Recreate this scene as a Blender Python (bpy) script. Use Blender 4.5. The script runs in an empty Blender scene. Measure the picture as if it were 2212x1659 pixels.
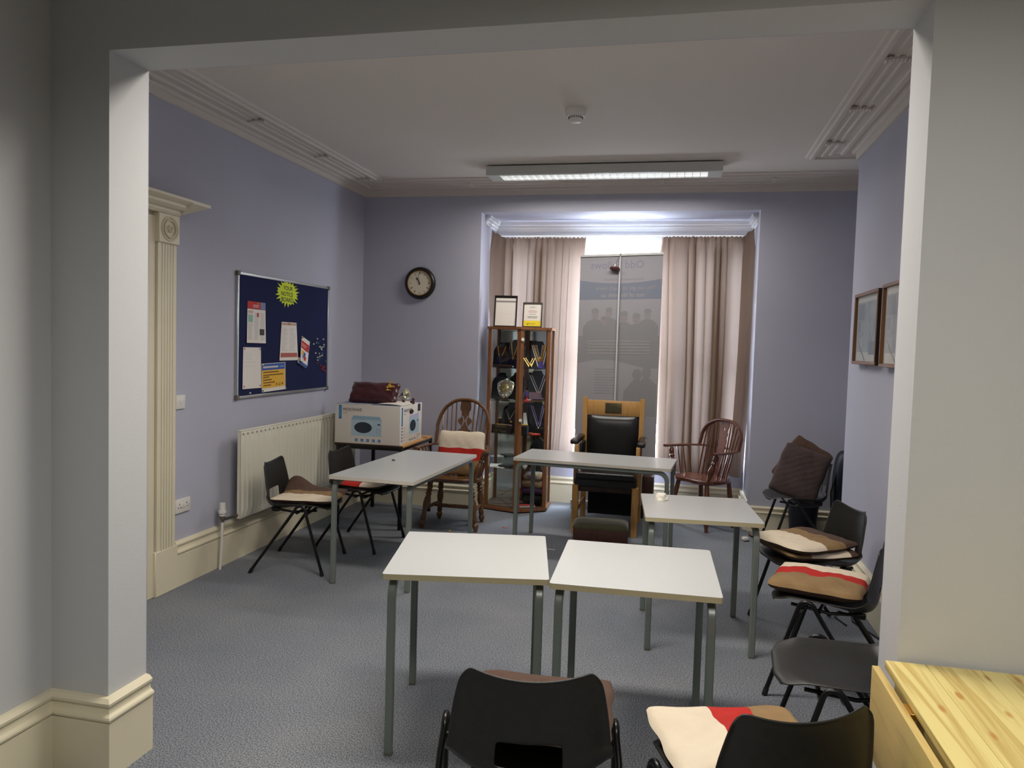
import bpy, bmesh, math, random
from mathutils import Vector, Matrix
from mathutils.geometry import tessellate_polygon
random.seed(7)
PI = math.pi
scene = bpy.context.scene
COL = scene.collection

# ------------------------------------------------------------------ helpers
def lin(c):
    return tuple((x / 255 / 12.92) if x / 255 <= 0.04045 else ((x / 255 + 0.055) / 1.055) ** 2.4 for x in c)

MATS = {}
def mat(name, rgb, rough=0.6, metal=0.0, spec=0.5, noise=None, bump=None, sheen=0.0, coat=0.0):
    """principled material; noise=(scale, rgb2, contrast) mixes a second colour, bump=(scale, strength)"""
    if name in MATS: return MATS[name]
    m = bpy.data.materials.new(name); m.use_nodes = True
    nt = m.node_tree; b = nt.nodes['Principled BSDF']
    b.inputs['Base Color'].default_value = (*lin(rgb), 1)
    b.inputs['Roughness'].default_value = rough
    b.inputs['Metallic'].default_value = metal
    b.inputs['Specular IOR Level'].default_value = spec
    if sheen: b.inputs['Sheen Weight'].default_value = sheen
    if coat: b.inputs['Coat Weight'].default_value = coat
    tc = None
    if noise or bump: tc = nt.nodes.new('ShaderNodeTexCoord')
    if noise:
        n = nt.nodes.new('ShaderNodeTexNoise'); n.inputs['Scale'].default_value = noise[0]
        n.inputs['Detail'].default_value = 4
        nt.links.new(tc.outputs['Object'], n.inputs['Vector'])
        r = nt.nodes.new('ShaderNodeValToRGB'); k = noise[2]
        r.color_ramp.elements[0].position = 0.5 - k; r.color_ramp.elements[1].position = 0.5 + k
        r.color_ramp.elements[0].color = (*lin(rgb), 1); r.color_ramp.elements[1].color = (*lin(noise[1]), 1)
        nt.links.new(n.outputs['Fac'], r.inputs['Fac']); nt.links.new(r.outputs['Color'], b.inputs['Base Color'])
    if bump:
        n2 = nt.nodes.new('ShaderNodeTexNoise'); n2.inputs['Scale'].default_value = bump[0]; n2.inputs['Detail'].default_value = 3
        nt.links.new(tc.outputs['Object'], n2.inputs['Vector'])
        bp = nt.nodes.new('ShaderNodeBump'); bp.inputs['Strength'].default_value = bump[1]; bp.inputs['Distance'].default_value = 0.004
        nt.links.new(n2.outputs['Fac'], bp.inputs['Height']); nt.links.new(bp.outputs['Normal'], b.inputs['Normal'])
    MATS[name] = m
    return m

def wood(name, c1, c2, stretch=(1, 1, 1), scale=6.0, rough=0.45, knots=False, coat=0.0, detail=3.0):
    if name in MATS: return MATS[name]
    m = mat(name, c1, rough, coat=coat); nt = m.node_tree; b = nt.nodes['Principled BSDF']
    tc = nt.nodes.new('ShaderNodeTexCoord'); mp = nt.nodes.new('ShaderNodeMapping')
    mp.inputs['Scale'].default_value = stretch
    nt.links.new(tc.outputs['Object'], mp.inputs['Vector'])
    n = nt.nodes.new('ShaderNodeTexNoise'); n.inputs['Scale'].default_value = scale; n.inputs['Detail'].default_value = detail
    n.inputs['Distortion'].default_value = 0.6
    nt.links.new(mp.outputs['Vector'], n.inputs['Vector'])
    mul = nt.nodes.new('ShaderNodeMath'); mul.operation = 'MULTIPLY'; mul.inputs[1].default_value = 7.0 if knots else 4.0
    fr = nt.nodes.new('ShaderNodeMath'); fr.operation = 'PINGPONG'; fr.inputs[1].default_value = 1.0
    nt.links.new(n.outputs['Fac'], mul.inputs[0]); nt.links.new(mul.outputs[0], fr.inputs[0])
    r = nt.nodes.new('ShaderNodeValToRGB')
    r.color_ramp.elements[0].color = (*lin(c1), 1); r.color_ramp.elements[1].color = (*lin(c2), 1)
    r.color_ramp.elements[0].position = 0.25; r.color_ramp.elements[1].position = 1.0
    nt.links.new(fr.outputs[0], r.inputs['Fac'])
    out = r.outputs['Color']
    if knots:
        v = nt.nodes.new('ShaderNodeTexVoronoi'); v.inputs['Scale'].default_value = 8.5
        mp2 = nt.nodes.new('ShaderNodeMapping'); mp2.inputs['Scale'].default_value = (1.6, 0.55, 1.0)
        nt.links.new(tc.outputs['Object'], mp2.inputs['Vector']); nt.links.new(mp2.outputs['Vector'], v.inputs['Vector'])
        kr = nt.nodes.new('ShaderNodeValToRGB')
        kr.color_ramp.elements[0].position = 0.07; kr.color_ramp.elements[0].color = (1, 1, 1, 1)
        kr.color_ramp.elements[1].position = 0.14; kr.color_ramp.elements[1].color = (0, 0, 0, 1)
        nt.links.new(v.outputs['Distance'], kr.inputs['Fac'])
        mx = nt.nodes.new('ShaderNodeMixRGB'); mx.inputs['Color2'].default_value = (*lin((188, 138, 70)), 1)
        nt.links.new(kr.outputs['Color'], mx.inputs['Fac']); nt.links.new(out, mx.inputs['Color1'])
        out = mx.outputs['Color']
    nt.links.new(out, b.inputs['Base Color'])
    return m

class MB:
    """collects shapes; build() links them as ONE mesh object"""
    def __init__(s): s.v = []; s.f = []; s.mi = []; s.mats = []; s.sm = []; s.M = Matrix.Identity(4)
    def mid(s, m):
        if m not in s.mats: s.mats.append(m)
        return s.mats.index(m)
    def add(s, vs, fs, m, smooth=False):
        o = len(s.v); k = s.mid(m)
        s.v += [s.M @ Vector(p) for p in vs]
        for f in fs:
            s.f.append([i + o for i in f]); s.mi.append(k); s.sm.append(smooth)
        return s
    def bm(s, b, m, smooth=False):
        b.verts.ensure_lookup_table(); b.verts.index_update()
        s.add([v.co.copy() for v in b.verts], [[v.index for v in f.verts] for f in b.faces], m, smooth); b.free(); return s
    def box(s, lo, hi, m, bev=0.0, seg=2):
        b = bmesh.new(); bmesh.ops.create_cube(b, size=1)
        for v in b.verts: v.co = Vector([(lo[i] + hi[i]) / 2 + v.co[i] * (hi[i] - lo[i]) for i in range(3)])
        if bev: bmesh.ops.bevel(b, geom=list(b.edges), offset=bev, segments=seg, affect='EDGES', profile=0.5)
        return s.bm(b, m, False)
    def hexa(s, p, m):
        """8 points: bottom 4 (ccw) then top 4"""
        return s.add(p, [(3, 2, 1, 0), (4, 5, 6, 7), (0, 1, 5, 4), (1, 2, 6, 5), (2, 3, 7, 6), (3, 0, 4, 7)], m)
    def bar(s, a, b, w, d, m, up=(0, 0, 1), w2=None, d2=None):
        a = Vector(a); b = Vector(b); t = (b - a).normalized(); u = Vector(up)
        if abs(t.dot(u)) > 0.95: u = Vector((0, 1, 0))
        x = t.cross(u).normalized(); y = x.cross(t).normalized()
        w2 = w if w2 is None else w2; d2 = d if d2 is None else d2
        q = lambda c, ww, dd: [c - x * ww / 2 - y * dd / 2, c + x * ww / 2 - y * dd / 2, c + x * ww / 2 + y * dd / 2, c - x * ww / 2 + y * dd / 2]
        P = q(a, w, d) + q(b, w2, d2)
        return s.add(P, [(0, 1, 2, 3), (7, 6, 5, 4), (4, 5, 1, 0), (5, 6, 2, 1), (6, 7, 3, 2), (7, 4, 0, 3)], m)
    def tube(s, path, r, m, seg=10, closed=False, sq=False, caps=True, flat=None):
        """sweep a circle (or rounded square) of radius r (number or list) along points"""
        P = [Vector(p) for p in path]; n = len(P); R = r if isinstance(r, (list, tuple)) else [r] * n
        vs = []; fs = []
        if sq:
            k = 0.72; prof = [(1, -k), (1, k), (k, 1), (-k, 1), (-1, k), (-1, -k), (-k, -1), (k, -1)]
        else: prof = [(math.cos(2 * PI * i / seg), math.sin(2 * PI * i / seg)) for i in range(seg)]
        if flat: prof = [(a * flat[0], b * flat[1]) for a, b in prof]
        S = len(prof); N = None
        for i in range(n):
            if closed: t = (P[(i + 1) % n] - P[i - 1]).normalized()
            else: t = (P[min(i + 1, n - 1)] - P[max(i - 1, 0)]).normalized()
            if N is None:
                N = Vector((0, 0, 1)) if abs(t.z) < 0.9 else Vector((1, 0, 0))
            N = (N - t * N.dot(t)).normalized(); B = t.cross(N)
            for a, b in prof: vs.append(P[i] + (N * a + B * b) * R[i])
        for i in range(n if closed else n - 1):
            for j in range(S):
                a = i * S + j; b = i * S + (j + 1) % S; c = ((i + 1) % n) * S + (j + 1) % S; d = ((i + 1) % n) * S + j
                fs.append((a, b, c, d))
        if caps and not closed: fs += [tuple(range(S))[::-1], tuple((n - 1) * S + j for j in range(S))]
        return s.add(vs, fs, m, True)
    def lathe(s, a, b, prof, m, seg=14):
        """turned piece from a to b; prof = [(t, radius)]"""
        a = Vector(a); b = Vector(b); t = (b - a); L = t.length; t.normalize()
        N = Vector((1, 0, 0)) if abs(t.x) < 0.9 else Vector((0, 1, 0)); N = (N - t * N.dot(t)).normalized(); B = t.cross(N)
        vs = []; fs = []
        for q, r in prof:
            for j in range(seg): vs.append(a + t * L * q + (N * math.cos(2 * PI * j / seg) + B * math.sin(2 * PI * j / seg)) * max(r, 1e-4))
        n = len(prof)
        for i in range(n - 1):
            for j in range(seg): fs.append((i * seg + j, i * seg + (j + 1) % seg, (i + 1) * seg + (j + 1) % seg, (i + 1) * seg + j))
        fs += [tuple(range(seg))[::-1], tuple((n - 1) * seg + j for j in range(seg))]
        return s.add(vs, fs, m, True)
    def grid(s, fn, nu, nv, m, smooth=True, mf=None, skip=None):
        """fn(u,v) on [0,1]^2; mf(u,v)->material ; skip(u,v)->bool"""
        o = len(s.v); s.v += [s.M @ Vector(fn(i / nu, j / nv)) for j in range(nv + 1) for i in range(nu + 1)]
        for j in range(nv):
            for i in range(nu):
                u, v = (i + .5) / nu, (j + .5) / nv
                if skip and skip(u, v): continue
                a = o + j * (nu + 1) + i
                s.f.append([a, a + 1, a + nu + 2, a + nu + 1]); s.mi.append(s.mid(mf(u, v) if mf else m)); s.sm.append(smooth)
        return s
    def plate(s, outer, holes, th, m, M=Matrix.Identity(4)):
        """flat 2D outline with holes in the local xy plane, thickness th along +z"""
        loops = [list(outer)] + [list(h) for h in holes]
        tri = tessellate_polygon([[Vector((x, y, 0)) for x, y in l] for l in loops])
        fl = [p for l in loops for p in l]; n = len(fl)
        vs = [M @ Vector((x, y, th)) for x, y in fl] + [M @ Vector((x, y, 0)) for x, y in fl]
        fs = []
        for t in tri:
            (x0, y0), (x1, y1), (x2, y2) = [fl[i] for i in t]
            if (x1 - x0) * (y2 - y0) - (x2 - x0) * (y1 - y0) < 0: t = t[::-1]
            fs += [tuple(t), tuple(i + n for i in t[::-1])]
        o = 0
        for l in loops:
            k = len(l)
            for i in range(k):
                a = o + i; b = o + (i + 1) % k; fs.append((a, a + n, b + n, b))
            o += k
        return s.add(vs, fs, m)
    def quad(s, M, x0, y0, x1, y1, m, z=0.0):
        return s.add([M @ Vector((x0, y0, z)), M @ Vector((x1, y0, z)), M @ Vector((x1, y1, z)), M @ Vector((x0, y1, z))], [(0, 1, 2, 3)], m)
    def disc(s, M, x, y, rx, ry, m, z=0.0, n=24):
        return s.add([M @ Vector((x + rx * math.cos(2 * PI * i / n), y + ry * math.sin(2 * PI * i / n), z)) for i in range(n)], [tuple(range(n))], m)
    def build(s, name, parent=None, angle=40, fixn=True):
        me = bpy.data.meshes.new(name)
        me.from_pydata([tuple(p) for p in s.v], [], s.f)
        for m in s.mats: me.materials.append(m)
        me.polygons.foreach_set('material_index', s.mi)
        me.polygons.foreach_set('use_smooth', [True if angle and a else a for a in s.sm])
        if fixn:
            b = bmesh.new(); b.from_mesh(me); bmesh.ops.recalc_face_normals(b, faces=b.faces); b.to_mesh(me); b.free()
        me.update()
        if angle: me.set_sharp_from_angle(angle=math.radians(angle))
        o = bpy.data.objects.new(name, me); COL.objects.link(o)
        if parent: o.parent = parent
        return o

def tag(o, label, cat=None, group=None, kind=None):
    if label: o['label'] = label
    if cat: o['category'] = cat
    if group: o['group'] = group
    if kind: o['kind'] = kind
    return o
def thing(name, label, cat, loc=(0, 0, 0), rz=0.0, group=None):
    o = bpy.data.objects.new(name, None); COL.objects.link(o)
    o.location = loc; o.rotation_euler = (0, 0, rz); o.empty_display_size = 0.1
    return tag(o, label, cat, group)
def struct(o): o['kind'] = 'structure'; return o
def dup(root, loc, rz, label):
    """copy of a thing with copies of its parts and their sub-parts"""
    r = root.copy(); COL.objects.link(r); r.location = loc; r.rotation_euler = (0, 0, rz); r['label'] = label
    for ch in root.children:
        c = ch.copy(); COL.objects.link(c); c.parent = r
        for g in ch.children:
            d = g.copy(); COL.objects.link(d); d.parent = c
    return r
def frame3(o, u, v):
    """matrix whose x,y axes are u,v and z their cross product, at o"""
    u = Vector(u).normalized(); v = Vector(v).normalized(); w = u.cross(v)
    M = Matrix((u, v, w)).transposed().to_4x4(); M.translation = Vector(o); return M
def text(body, size, m, M, name, parent, align='LEFT', shear=0.0, sx=1.0, off=0.0, spacing=1.0):
    cu = bpy.data.curves.new(name, 'FONT'); cu.body = body; cu.size = size; cu.align_x = align; cu.shear = shear
    cu.extrude = 0.0002; cu.resolution_u = 3; cu.space_character = spacing; cu.offset = off
    t = bpy.data.objects.new(name, cu); COL.objects.link(t)
    dg = bpy.context.evaluated_depsgraph_get(); me = bpy.data.meshes.new_from_object(t.evaluated_get(dg))
    bpy.data.objects.remove(t); bpy.data.curves.remove(cu)
    me.transform(M @ Matrix.Diagonal((sx, 1, 1, 1))); me.materials.clear(); me.materials.append(m)
    o = bpy.data.objects.new(name, me); COL.objects.link(o); o.parent = parent
    return o
def sweep(mb, path, prof, m, side=1, closed=False):
    """mitred moulding: profile (distance from wall, z) along an XY polyline; side=+1 offsets to the left of travel"""
    P = [Vector((p[0], p[1])) for p in path]; n = len(P); rows = []
    for i in range(n):
        ts = []
        if i > 0 or closed: ts.append((P[i] - P[i - 1]).normalized())
        if i < n - 1 or closed: ts.append((P[(i + 1) % n] - P[i]).normalized())
        ns = [Vector((-t.y, t.x)) * side for t in ts]
        if len(ns) == 1: o = ns[0]
        else:
            o = (ns[0] + ns[1]); o = o / max(0.2, (1 + ns[0].dot(ns[1])))
        rows.append([(P[i].x + o.x * d, P[i].y + o.y * d, z) for d, z in prof])
    k = len(prof); vs = [p for r in rows for p in r]; fs = []
    for i in range(n - 1 if not closed else n):
        for j in range(k - 1):
            a = i * k + j; b = ((i + 1) % n) * k + j; fs.append((a, b, b + 1, a + 1))
    if not closed:
        for i in (0, n - 1):
            c = tuple(i * k + j for j in range(k))
            if prof[-1][0] > prof[0][0] + .01: vs.append((P[i].x, P[i].y, prof[-1][1])); c = c + (len(vs) - 1,)
            fs.append(c if i == 0 else c[::-1])
    mb.add(vs, fs, m)

# ------------------------------------------------------------------ materials
LILAC = mat('lilac_paint', (184, 184, 198), 0.75, noise=(1.5, (180, 180, 194), 0.25), bump=(160, 0.10))
NEAR = mat('pale_grey_paint', (201, 202, 203), 0.75, noise=(1.2, (197, 198, 198), 0.25), bump=(160, 0.10))
CEIL = mat('ceiling_paint', (222, 215, 205), 0.85, bump=(60, 0.08))
CREAM = mat('cream_gloss', (226, 217, 190), 0.4, noise=(3, (220, 211, 183), 0.2))
PLASTER = mat('cornice_paint', (212, 204, 194), 0.7)
WHITEP = mat('white_window_paint', (228, 230, 232), 0.4)
RADM = mat('radiator_enamel', (222, 218, 200), 0.35)
BLACKP = mat('black_plastic', (30, 29, 26), 0.42, noise=(40, (36, 35, 31), 0.2), bump=(500, 0.12))
BLACKM = mat('black_metal', (20, 20, 20), 0.3, 0.3)
RUBBER = mat('rubber', (14, 14, 14), 0.8)
GREYM = mat('grey_metal', (112, 119, 113), 0.30, 0.1)
LAM = mat('grey_laminate', (186, 188, 187), 0.28, noise=(120, (180, 182, 181), 0.3))
EDGE = mat('beige_edge', (186, 175, 140), 0.45)
EDGE2 = mat('pale_edge', (206, 199, 184), 0.45)
CREAMC = mat('cream_cloth', (222, 208, 186), 0.9, noise=(9, (213, 197, 173), 0.25), bump=(300, 0.3))
REDC = mat('red_cloth', (186, 34, 22), 0.9, noise=(14, (170, 28, 20), 0.25), bump=(300, 0.3))
TANC = mat('tan_cloth', (146, 118, 80), 0.95, noise=(14, (130, 103, 68), 0.25), bump=(300, 0.3))
BROWNC = mat('brown_cloth', (88, 66, 54), 0.95, noise=(14, (78, 57, 46), 0.25), bump=(300, 0.3))
BROWND = mat('dark_brown_cloth', (74, 60, 57), 0.95, noise=(10, (64, 51, 48), 0.25), bump=(300, 0.3))
PINE = wood('pine', (226, 208, 136), (196, 168, 96), (9, 0.5, 9), 2.2, 0.4, knots=True)
PINEV = wood('pine_leaf', (210, 184, 114), (168, 132, 76), (9, 0.5, 7), 2.4, 0.4)
OAK = wood('light_oak', (196, 148, 84), (170, 120, 62), (8, 8, 0.8), 3, 0.35)
WINDS = wood('windsor_elm', (106, 70, 38), (66, 40, 22), (5, 5, 1.5), 4, 0.3, coat=0.3)
WINDR = wood('windsor_red', (98, 54, 36), (54, 28, 20), (5, 5, 1.5), 4, 0.28, coat=0.4)
CABW = wood('cabinet_teak', (136, 90, 54), (98, 60, 34), (10, 10, 0.7), 4, 0.35)
BEECH = wood('beech_top', (200, 150, 92), (178, 126, 72), (1, 8, 8), 4, 0.4)
DARKW = wood('dark_wood', (66, 40, 30), (46, 26, 20), (3, 3, 1), 4, 0.4)
LEATHER = mat('black_leather', (26, 25, 25), 0.3, noise=(30, (32, 31, 31), 0.2), bump=(220, 0.15))
BLACKC = mat('black_cloth', (16, 16, 18), 0.9)
GREEN = mat('green_velvet', (70, 68, 44), 0.95, noise=(40, (60, 58, 38), 0.3), sheen=0.3)
SILVER = mat('silver', (226, 222, 206), 0.22, 1.0)
BRASS = mat('brass', (206, 160, 72), 0.3, 1.0)
GOLD = mat('gold_thread', (226, 184, 84), 0.4, 0.5)
ALU = mat('aluminium', (196, 196, 192), 0.35, 0.85)
GREYPL = mat('grey_plastic', (104, 98, 88), 0.5)
WPLAST = mat('white_plastic', (226, 222, 214), 0.35)
PAPER = mat('paper', (232, 226, 216), 0.8)
INK = mat('grey_ink', (150, 146, 142), 0.8)
INKD = mat('dark_ink', (38, 38, 40), 0.7)
PRED = mat('print_red', (196, 48, 48), 0.7)
PBLUE = mat('print_blue', (54, 92, 168), 0.6)
PYEL = mat('print_yellow', (232, 180, 62), 0.7)
PINK = mat('print_pink', (214, 170, 160), 0.7)
NEON = mat('neon_card', (214, 232, 48), 0.7)
FELT = mat('blue_felt', (14, 26, 76), 0.95, noise=(300, (10, 20, 62), 0.2))
BOXW = mat('white_card', (226, 220, 210), 0.6)
BOXBL = mat('box_blue', (30, 112, 178), 0.5)
BOXTOP = mat('box_top_blue', (84, 108, 156), 0.5, noise=(9, (120, 138, 170), 0.1))
PALEBL = mat('pale_blue_print', (176, 202, 214), 0.55)
NAVYPR = mat('dark_print', (36, 48, 62), 0.4)
SATIN = mat('burgundy_satin', (74, 14, 22), 0.3, noise=(8, (60, 10, 17), 0.2), sheen=0.3)
PURPLE = mat('purple_ribbon', (70, 48, 128), 0.8)
PURPD = mat('dark_purple_ribbon', (44, 26, 48), 0.85)
NAVYV = mat('navy_velvet', (24, 22, 52), 0.95)
VELVET = mat('black_velvet', (22, 23, 28), 0.95)
MAROON = mat('maroon_leatherette', (74, 30, 52), 0.5)
NAVYB = mat('navy_plastic', (22, 26, 38), 0.5)
WHITEC = mat('white_stripe', (206, 198, 200), 0.8)

def carpet_mat():
    m = mat('carpet', (98, 102, 116), 0.95); nt = m.node_tree; b = nt.nodes['Principled BSDF']
    tc = nt.nodes.new('ShaderNodeTexCoord')
    def noi(sc, det=2): 
        n = nt.nodes.new('ShaderNodeTexNoise'); n.inputs['Scale'].default_value = sc; n.inputs['Detail'].default_value = det
        nt.links.new(tc.outputs['Object'], n.inputs['Vector']); return n
    f = noi(170, 4); r = nt.nodes.new('ShaderNodeValToRGB')
    r.color_ramp.elements[0].position = 0.36; r.color_ramp.elements[0].color = (*lin((70, 77, 89)), 1)
    r.color_ramp.elements[1].position = 0.66; r.color_ramp.elements[1].color = (*lin((158, 161, 165)), 1)
    nt.links.new(f.outputs['Fac'], r.inputs['Fac'])
    g = noi(1.3, 4); r2 = nt.nodes.new('ShaderNodeValToRGB')
    r2.color_ramp.elements[0].position = 0.35; r2.color_ramp.elements[0].color = (0.80, 0.82, 0.86, 1)
    r2.color_ramp.elements[1].position = 0.65; r2.color_ramp.elements[1].color = (1.05, 1.03, 1.0, 1)
    nt.links.new(g.outputs['Fac'], r2.inputs['Fac'])
    mx = nt.nodes.new('ShaderNodeMixRGB'); mx.blend_type = 'MULTIPLY'; mx.inputs['Fac'].default_value = 1
    nt.links.new(r.outputs['Color'], mx.inputs['Color1']); nt.links.new(r2.outputs['Color'], mx.inputs['Color2'])
    nt.links.new(mx.outputs['Color'], b.inputs['Base Color'])
    bp = nt.nodes.new('ShaderNodeBump'); bp.inputs['Strength'].default_value = 0.5; bp.inputs['Distance'].default_value = 0.005
    nt.links.new(f.outputs['Fac'], bp.inputs['Height']); nt.links.new(bp.outputs['Normal'], b.inputs['Normal'])
    return m
CARPET = carpet_mat()
def glass_mat(name, tint=(1, 1, 1), refl=0.5):
    m = bpy.data.materials.new(name); m.use_nodes = True; nt = m.node_tree; nt.nodes.clear()
    o = nt.nodes.new('ShaderNodeOutputMaterial'); t = nt.nodes.new('ShaderNodeBsdfTransparent'); t.inputs[0].default_value = (*tint, 1)
    g = nt.nodes.new('ShaderNodeBsdfGlossy'); g.inputs['Roughness'].default_value = 0.02
    f = nt.nodes.new('ShaderNodeLayerWeight'); f.inputs[0].default_value = .5
    p5 = nt.nodes.new('ShaderNodeMath'); p5.operation = 'POWER'; p5.inputs[1].default_value = 5.0
    k = nt.nodes.new('ShaderNodeMath'); k.operation = 'MULTIPLY_ADD'; k.inputs[1].default_value = .9 * refl; k.inputs[2].default_value = .04 * refl
    nt.links.new(f.outputs['Facing'], p5.inputs[0]); nt.links.new(p5.outputs[0], k.inputs[0])
    x = nt.nodes.new('ShaderNodeMixShader'); nt.links.new(k.outputs[0], x.inputs[0]); nt.links.new(t.outputs[0], x.inputs[1]); nt.links.new(g.outputs[0], x.inputs[2])
    nt.links.new(x.outputs[0], o.inputs[0]); return m
GLASS = glass_mat('window_glass', (0.97, 0.99, 1.0), 0.6)
CABGL = glass_mat('cabinet_glass', (0.97, 0.985, 0.98), 0.6)
SHELFGL = glass_mat('shelf_glass', (0.90, 0.955, 0.94), 0.8)
MIRROR = mat('cabinet_mirror', (208, 208, 202), 0.05, 1.0)
def cloth_mat(name, rgb, tr, thru):
    m = bpy.data.materials.new(name); m.use_nodes = True; nt = m.node_tree; nt.nodes.clear()
    o = nt.nodes.new('ShaderNodeOutputMaterial'); d = nt.nodes.new('ShaderNodeBsdfDiffuse'); t = nt.nodes.new('ShaderNodeBsdfTranslucent')
    tc = nt.nodes.new('ShaderNodeTexCoord'); n = nt.nodes.new('ShaderNodeTexNoise'); n.inputs['Scale'].default_value = 5
    nt.links.new(tc.outputs['Object'], n.inputs['Vector'])
    r = nt.nodes.new('ShaderNodeValToRGB'); r.color_ramp.elements[0].color = (*lin(rgb), 1); r.color_ramp.elements[1].color = (*lin([c * 0.93 for c in rgb]), 1)
    nt.links.new(n.outputs['Fac'], r.inputs['Fac'])
    nt.links.new(r.outputs['Color'], d.inputs[0]); t.inputs[0].default_value = (*lin(thru), 1)
    x = nt.nodes.new('ShaderNodeMixShader'); x.inputs[0].default_value = tr
    nt.links.new(d.outputs[0], x.inputs[1]); nt.links.new(t.outputs[0], x.inputs[2]); nt.links.new(x.outputs[0], o.inputs[0]); return m
CURT = cloth_mat('curtain_cloth', (128, 108, 92), 0.050, (208, 186, 174))
BANN = mat('banner_sheet', (156, 153, 157), .8)
BANB = mat('banner_band', (126, 130, 143), .8)
BANP = mat('banner_people', (139, 138, 138), .8)
BANT = mat('banner_lettering', (154, 150, 148), .8)
BANS = mat('banner_skin', (149, 142, 143), .8)
BANK = mat('banner_ink', (136, 134, 146), .8)

# ------------------------------------------------------------------ the room shell
XL, YB, XR, ZC = -3.08, 7.03, 1.75, 3.10     # far room
BX, BY0, BY1 = 1.20, 3.3, 5.92               # chimney breast
RX0, RX1, RY, RZ = -1.89, 0.64, 7.66, 2.84   # window recess
OX0, OX1, OY0, OY1, OZ = -1.96, 0.637, 2.30, 2.50, 2.57   # opening between the rooms
NX0, NX1, NY = -2.20, 4.2, -5.0              # near room
def slab(name, boxes):
    mb = MB()
    for lo, hi, m in boxes: mb.box(lo, hi, m)
    return struct(mb.build(name, angle=0))
slab('floor', [((-3.4, -5.2, -0.1), (4.4, 7.9, 0), CARPET)])
slab('ceiling', [((-3.4, 2.4, ZC), (2.8, 7.2, ZC + .1), CEIL), ((-2.4, -5.2, ZC), (4.4, 2.4, ZC + .1), CEIL)])
slab('wall_left', [((XL - .2, 2.4, 0), (XL, YB + .1, ZC), LILAC)])
slab('wall_back', [((XL - .2, YB, 0), (RX0, YB + .25, ZC), LILAC), ((RX1, YB, 0), (XR + .2, YB + .25, ZC), LILAC), ((RX0, YB, RZ), (RX1, YB + .25, ZC), LILAC)])
slab('wall_recess', [((RX0 - .15, YB + .25, 0), (RX0, RY + .2, RZ + .1), LILAC), ((RX1, YB + .25, 0), (RX1 + .15, RY + .2, RZ + .1), LILAC),
                     ((RX0 - .15, YB + .25, RZ), (RX1 + .15, RY + .2, RZ + .1), LILAC), ((RX0, RY, 0), (RX1, RY + .12, 0.46), LILAC), ((RX0, RY, 2.70), (RX1, RY + .12, RZ), WHITEP)])
slab('wall_right', [((XR, 2.4, 0), (XR + .2, YB + .1, ZC), LILAC)])
slab('wall_chimney', [((BX, BY0, 0), (XR, BY1, ZC), LILAC)])
# dividing wall: near face and the reveals in pale grey, far face lilac
mb = MB()
def wall_piece(x0, x1, z0, z1, near_ends):
    ym = OY1 - 0.004
    mb.box((x0, OY0, z0), (x1, ym, z1), NEAR); mb.box((x0, ym, z0), (x1, OY1, z1), LILAC)
wall_piece(-3.3, OX0, 0, ZC, 0); wall_piece(OX1, 4.4, 0, ZC, 0); wall_piece(OX0, OX1, OZ, ZC, 0)
struct(mb.build('wall_front', angle=0))
slab('wall_near_left', [((NX0 - .2, NY - .2, 0), (NX0, OY0, ZC), NEAR)])
slab('wall_near_right', [((NX1, NY - .2, 0), (NX1 + .2, OY0, ZC), NEAR)])
slab('wall_near_back', [((NX0 - .2, NY - .2, 0), (NX1 + .2, NY, ZC), NEAR)])

def skprof(h):
    k = h / 0.292
    return [(0, 0), (.030, 0), (.030, .205 * k), (.026, .209 * k), (.035, .214 * k), (.037, .222 * k), (.034, .229 * k), (.023, .236 * k), (.018, .247 * k), (.019, .260 * k), (.027, .266 * k), (.028, .276 * k), (.015, .289 * k), (0, .292 * k)]
def skirt(name, path, side, h=.292):
    mb = MB(); sweep(mb, path, skprof(h), CREAM, side); return struct(mb.build(name, angle=30))
skirt('baseboard_left', [(XL, YB), (XL, 4.17)], 1, .288)
skirt('baseboard_back', [(RX0 + .005, RY), (RX0, YB + .0), (RX0, YB), (XL, YB)][2:], 1, .225)
skirt('baseboard_recess', [(RX1, YB), (RX1, RY), (RX0, RY), (RX0, YB)], 1, .262)
skirt('baseboard_right', [(XR, BY1), (XR, YB), (RX1, YB)], 1, .225)
skirt('baseboard_chimney', [(XR, BY0), (BX, BY0), (BX, BY1), (XR, BY1)], 1, .262)
skirt('baseboard_near_left', [(OX0, OY1), (OX0, OY0), (NX0, OY0), (NX0, NY)], 1)
skirt('baseboard_near_right', [(NX1, OY0), (OX1, OY0), (OX1, OY1)], 1)
# cornice: vertical band under a wide shallow run of mouldings on the ceiling
CP = [(0, 2.995), (.018, 2.995), (.022, 3.035), (.04, 3.042), (.043, 3.058), (.056, 3.062), (.085, 3.050), (.105, 3.054), (.112, 3.068), (.150, 3.074), (.156, 3.066), (.172, 3.066), (.178, 3.076),
      (.198, 3.078), (.204, 3.070), (.220, 3.070), (.226, 3.080), (.262, 3.084), (.268, 3.066), (.292, 3.066), (.300, 3.080), (.318, 3.086), (.325, 3.10)]
mb = MB(); sweep(mb, [(XR, 2.5), (XR, BY0), (BX, BY0), (BX, BY1), (XR, BY1), (XR, YB), (XL, YB), (XL, 2.5)], CP, PLASTER, 1)
cornice = struct(mb.build('trim_1', angle=30))
def motif(x, y, nx, ny):
    """raised plaster tie across the flutes of the cornice"""
    b = MB(); tx, ty = -ny, nx
    for i in range(7):
        a = (i - 3) / 3
        d = .205 + .055 * a; z = 3.066 - .006 * (a * a); w = .016
        b.tube([(x + nx * d + tx * w * q, y + ny * d + ty * w * q, z - .004 * (1 - abs(q))) for q in (-1.4, 0, 1.4)], .010, PLASTER, 6)
    o = b.build('motif', cornice)
for y in (4.75, 5.72, 6.55): motif(XL, y, 1, 0)
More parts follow.
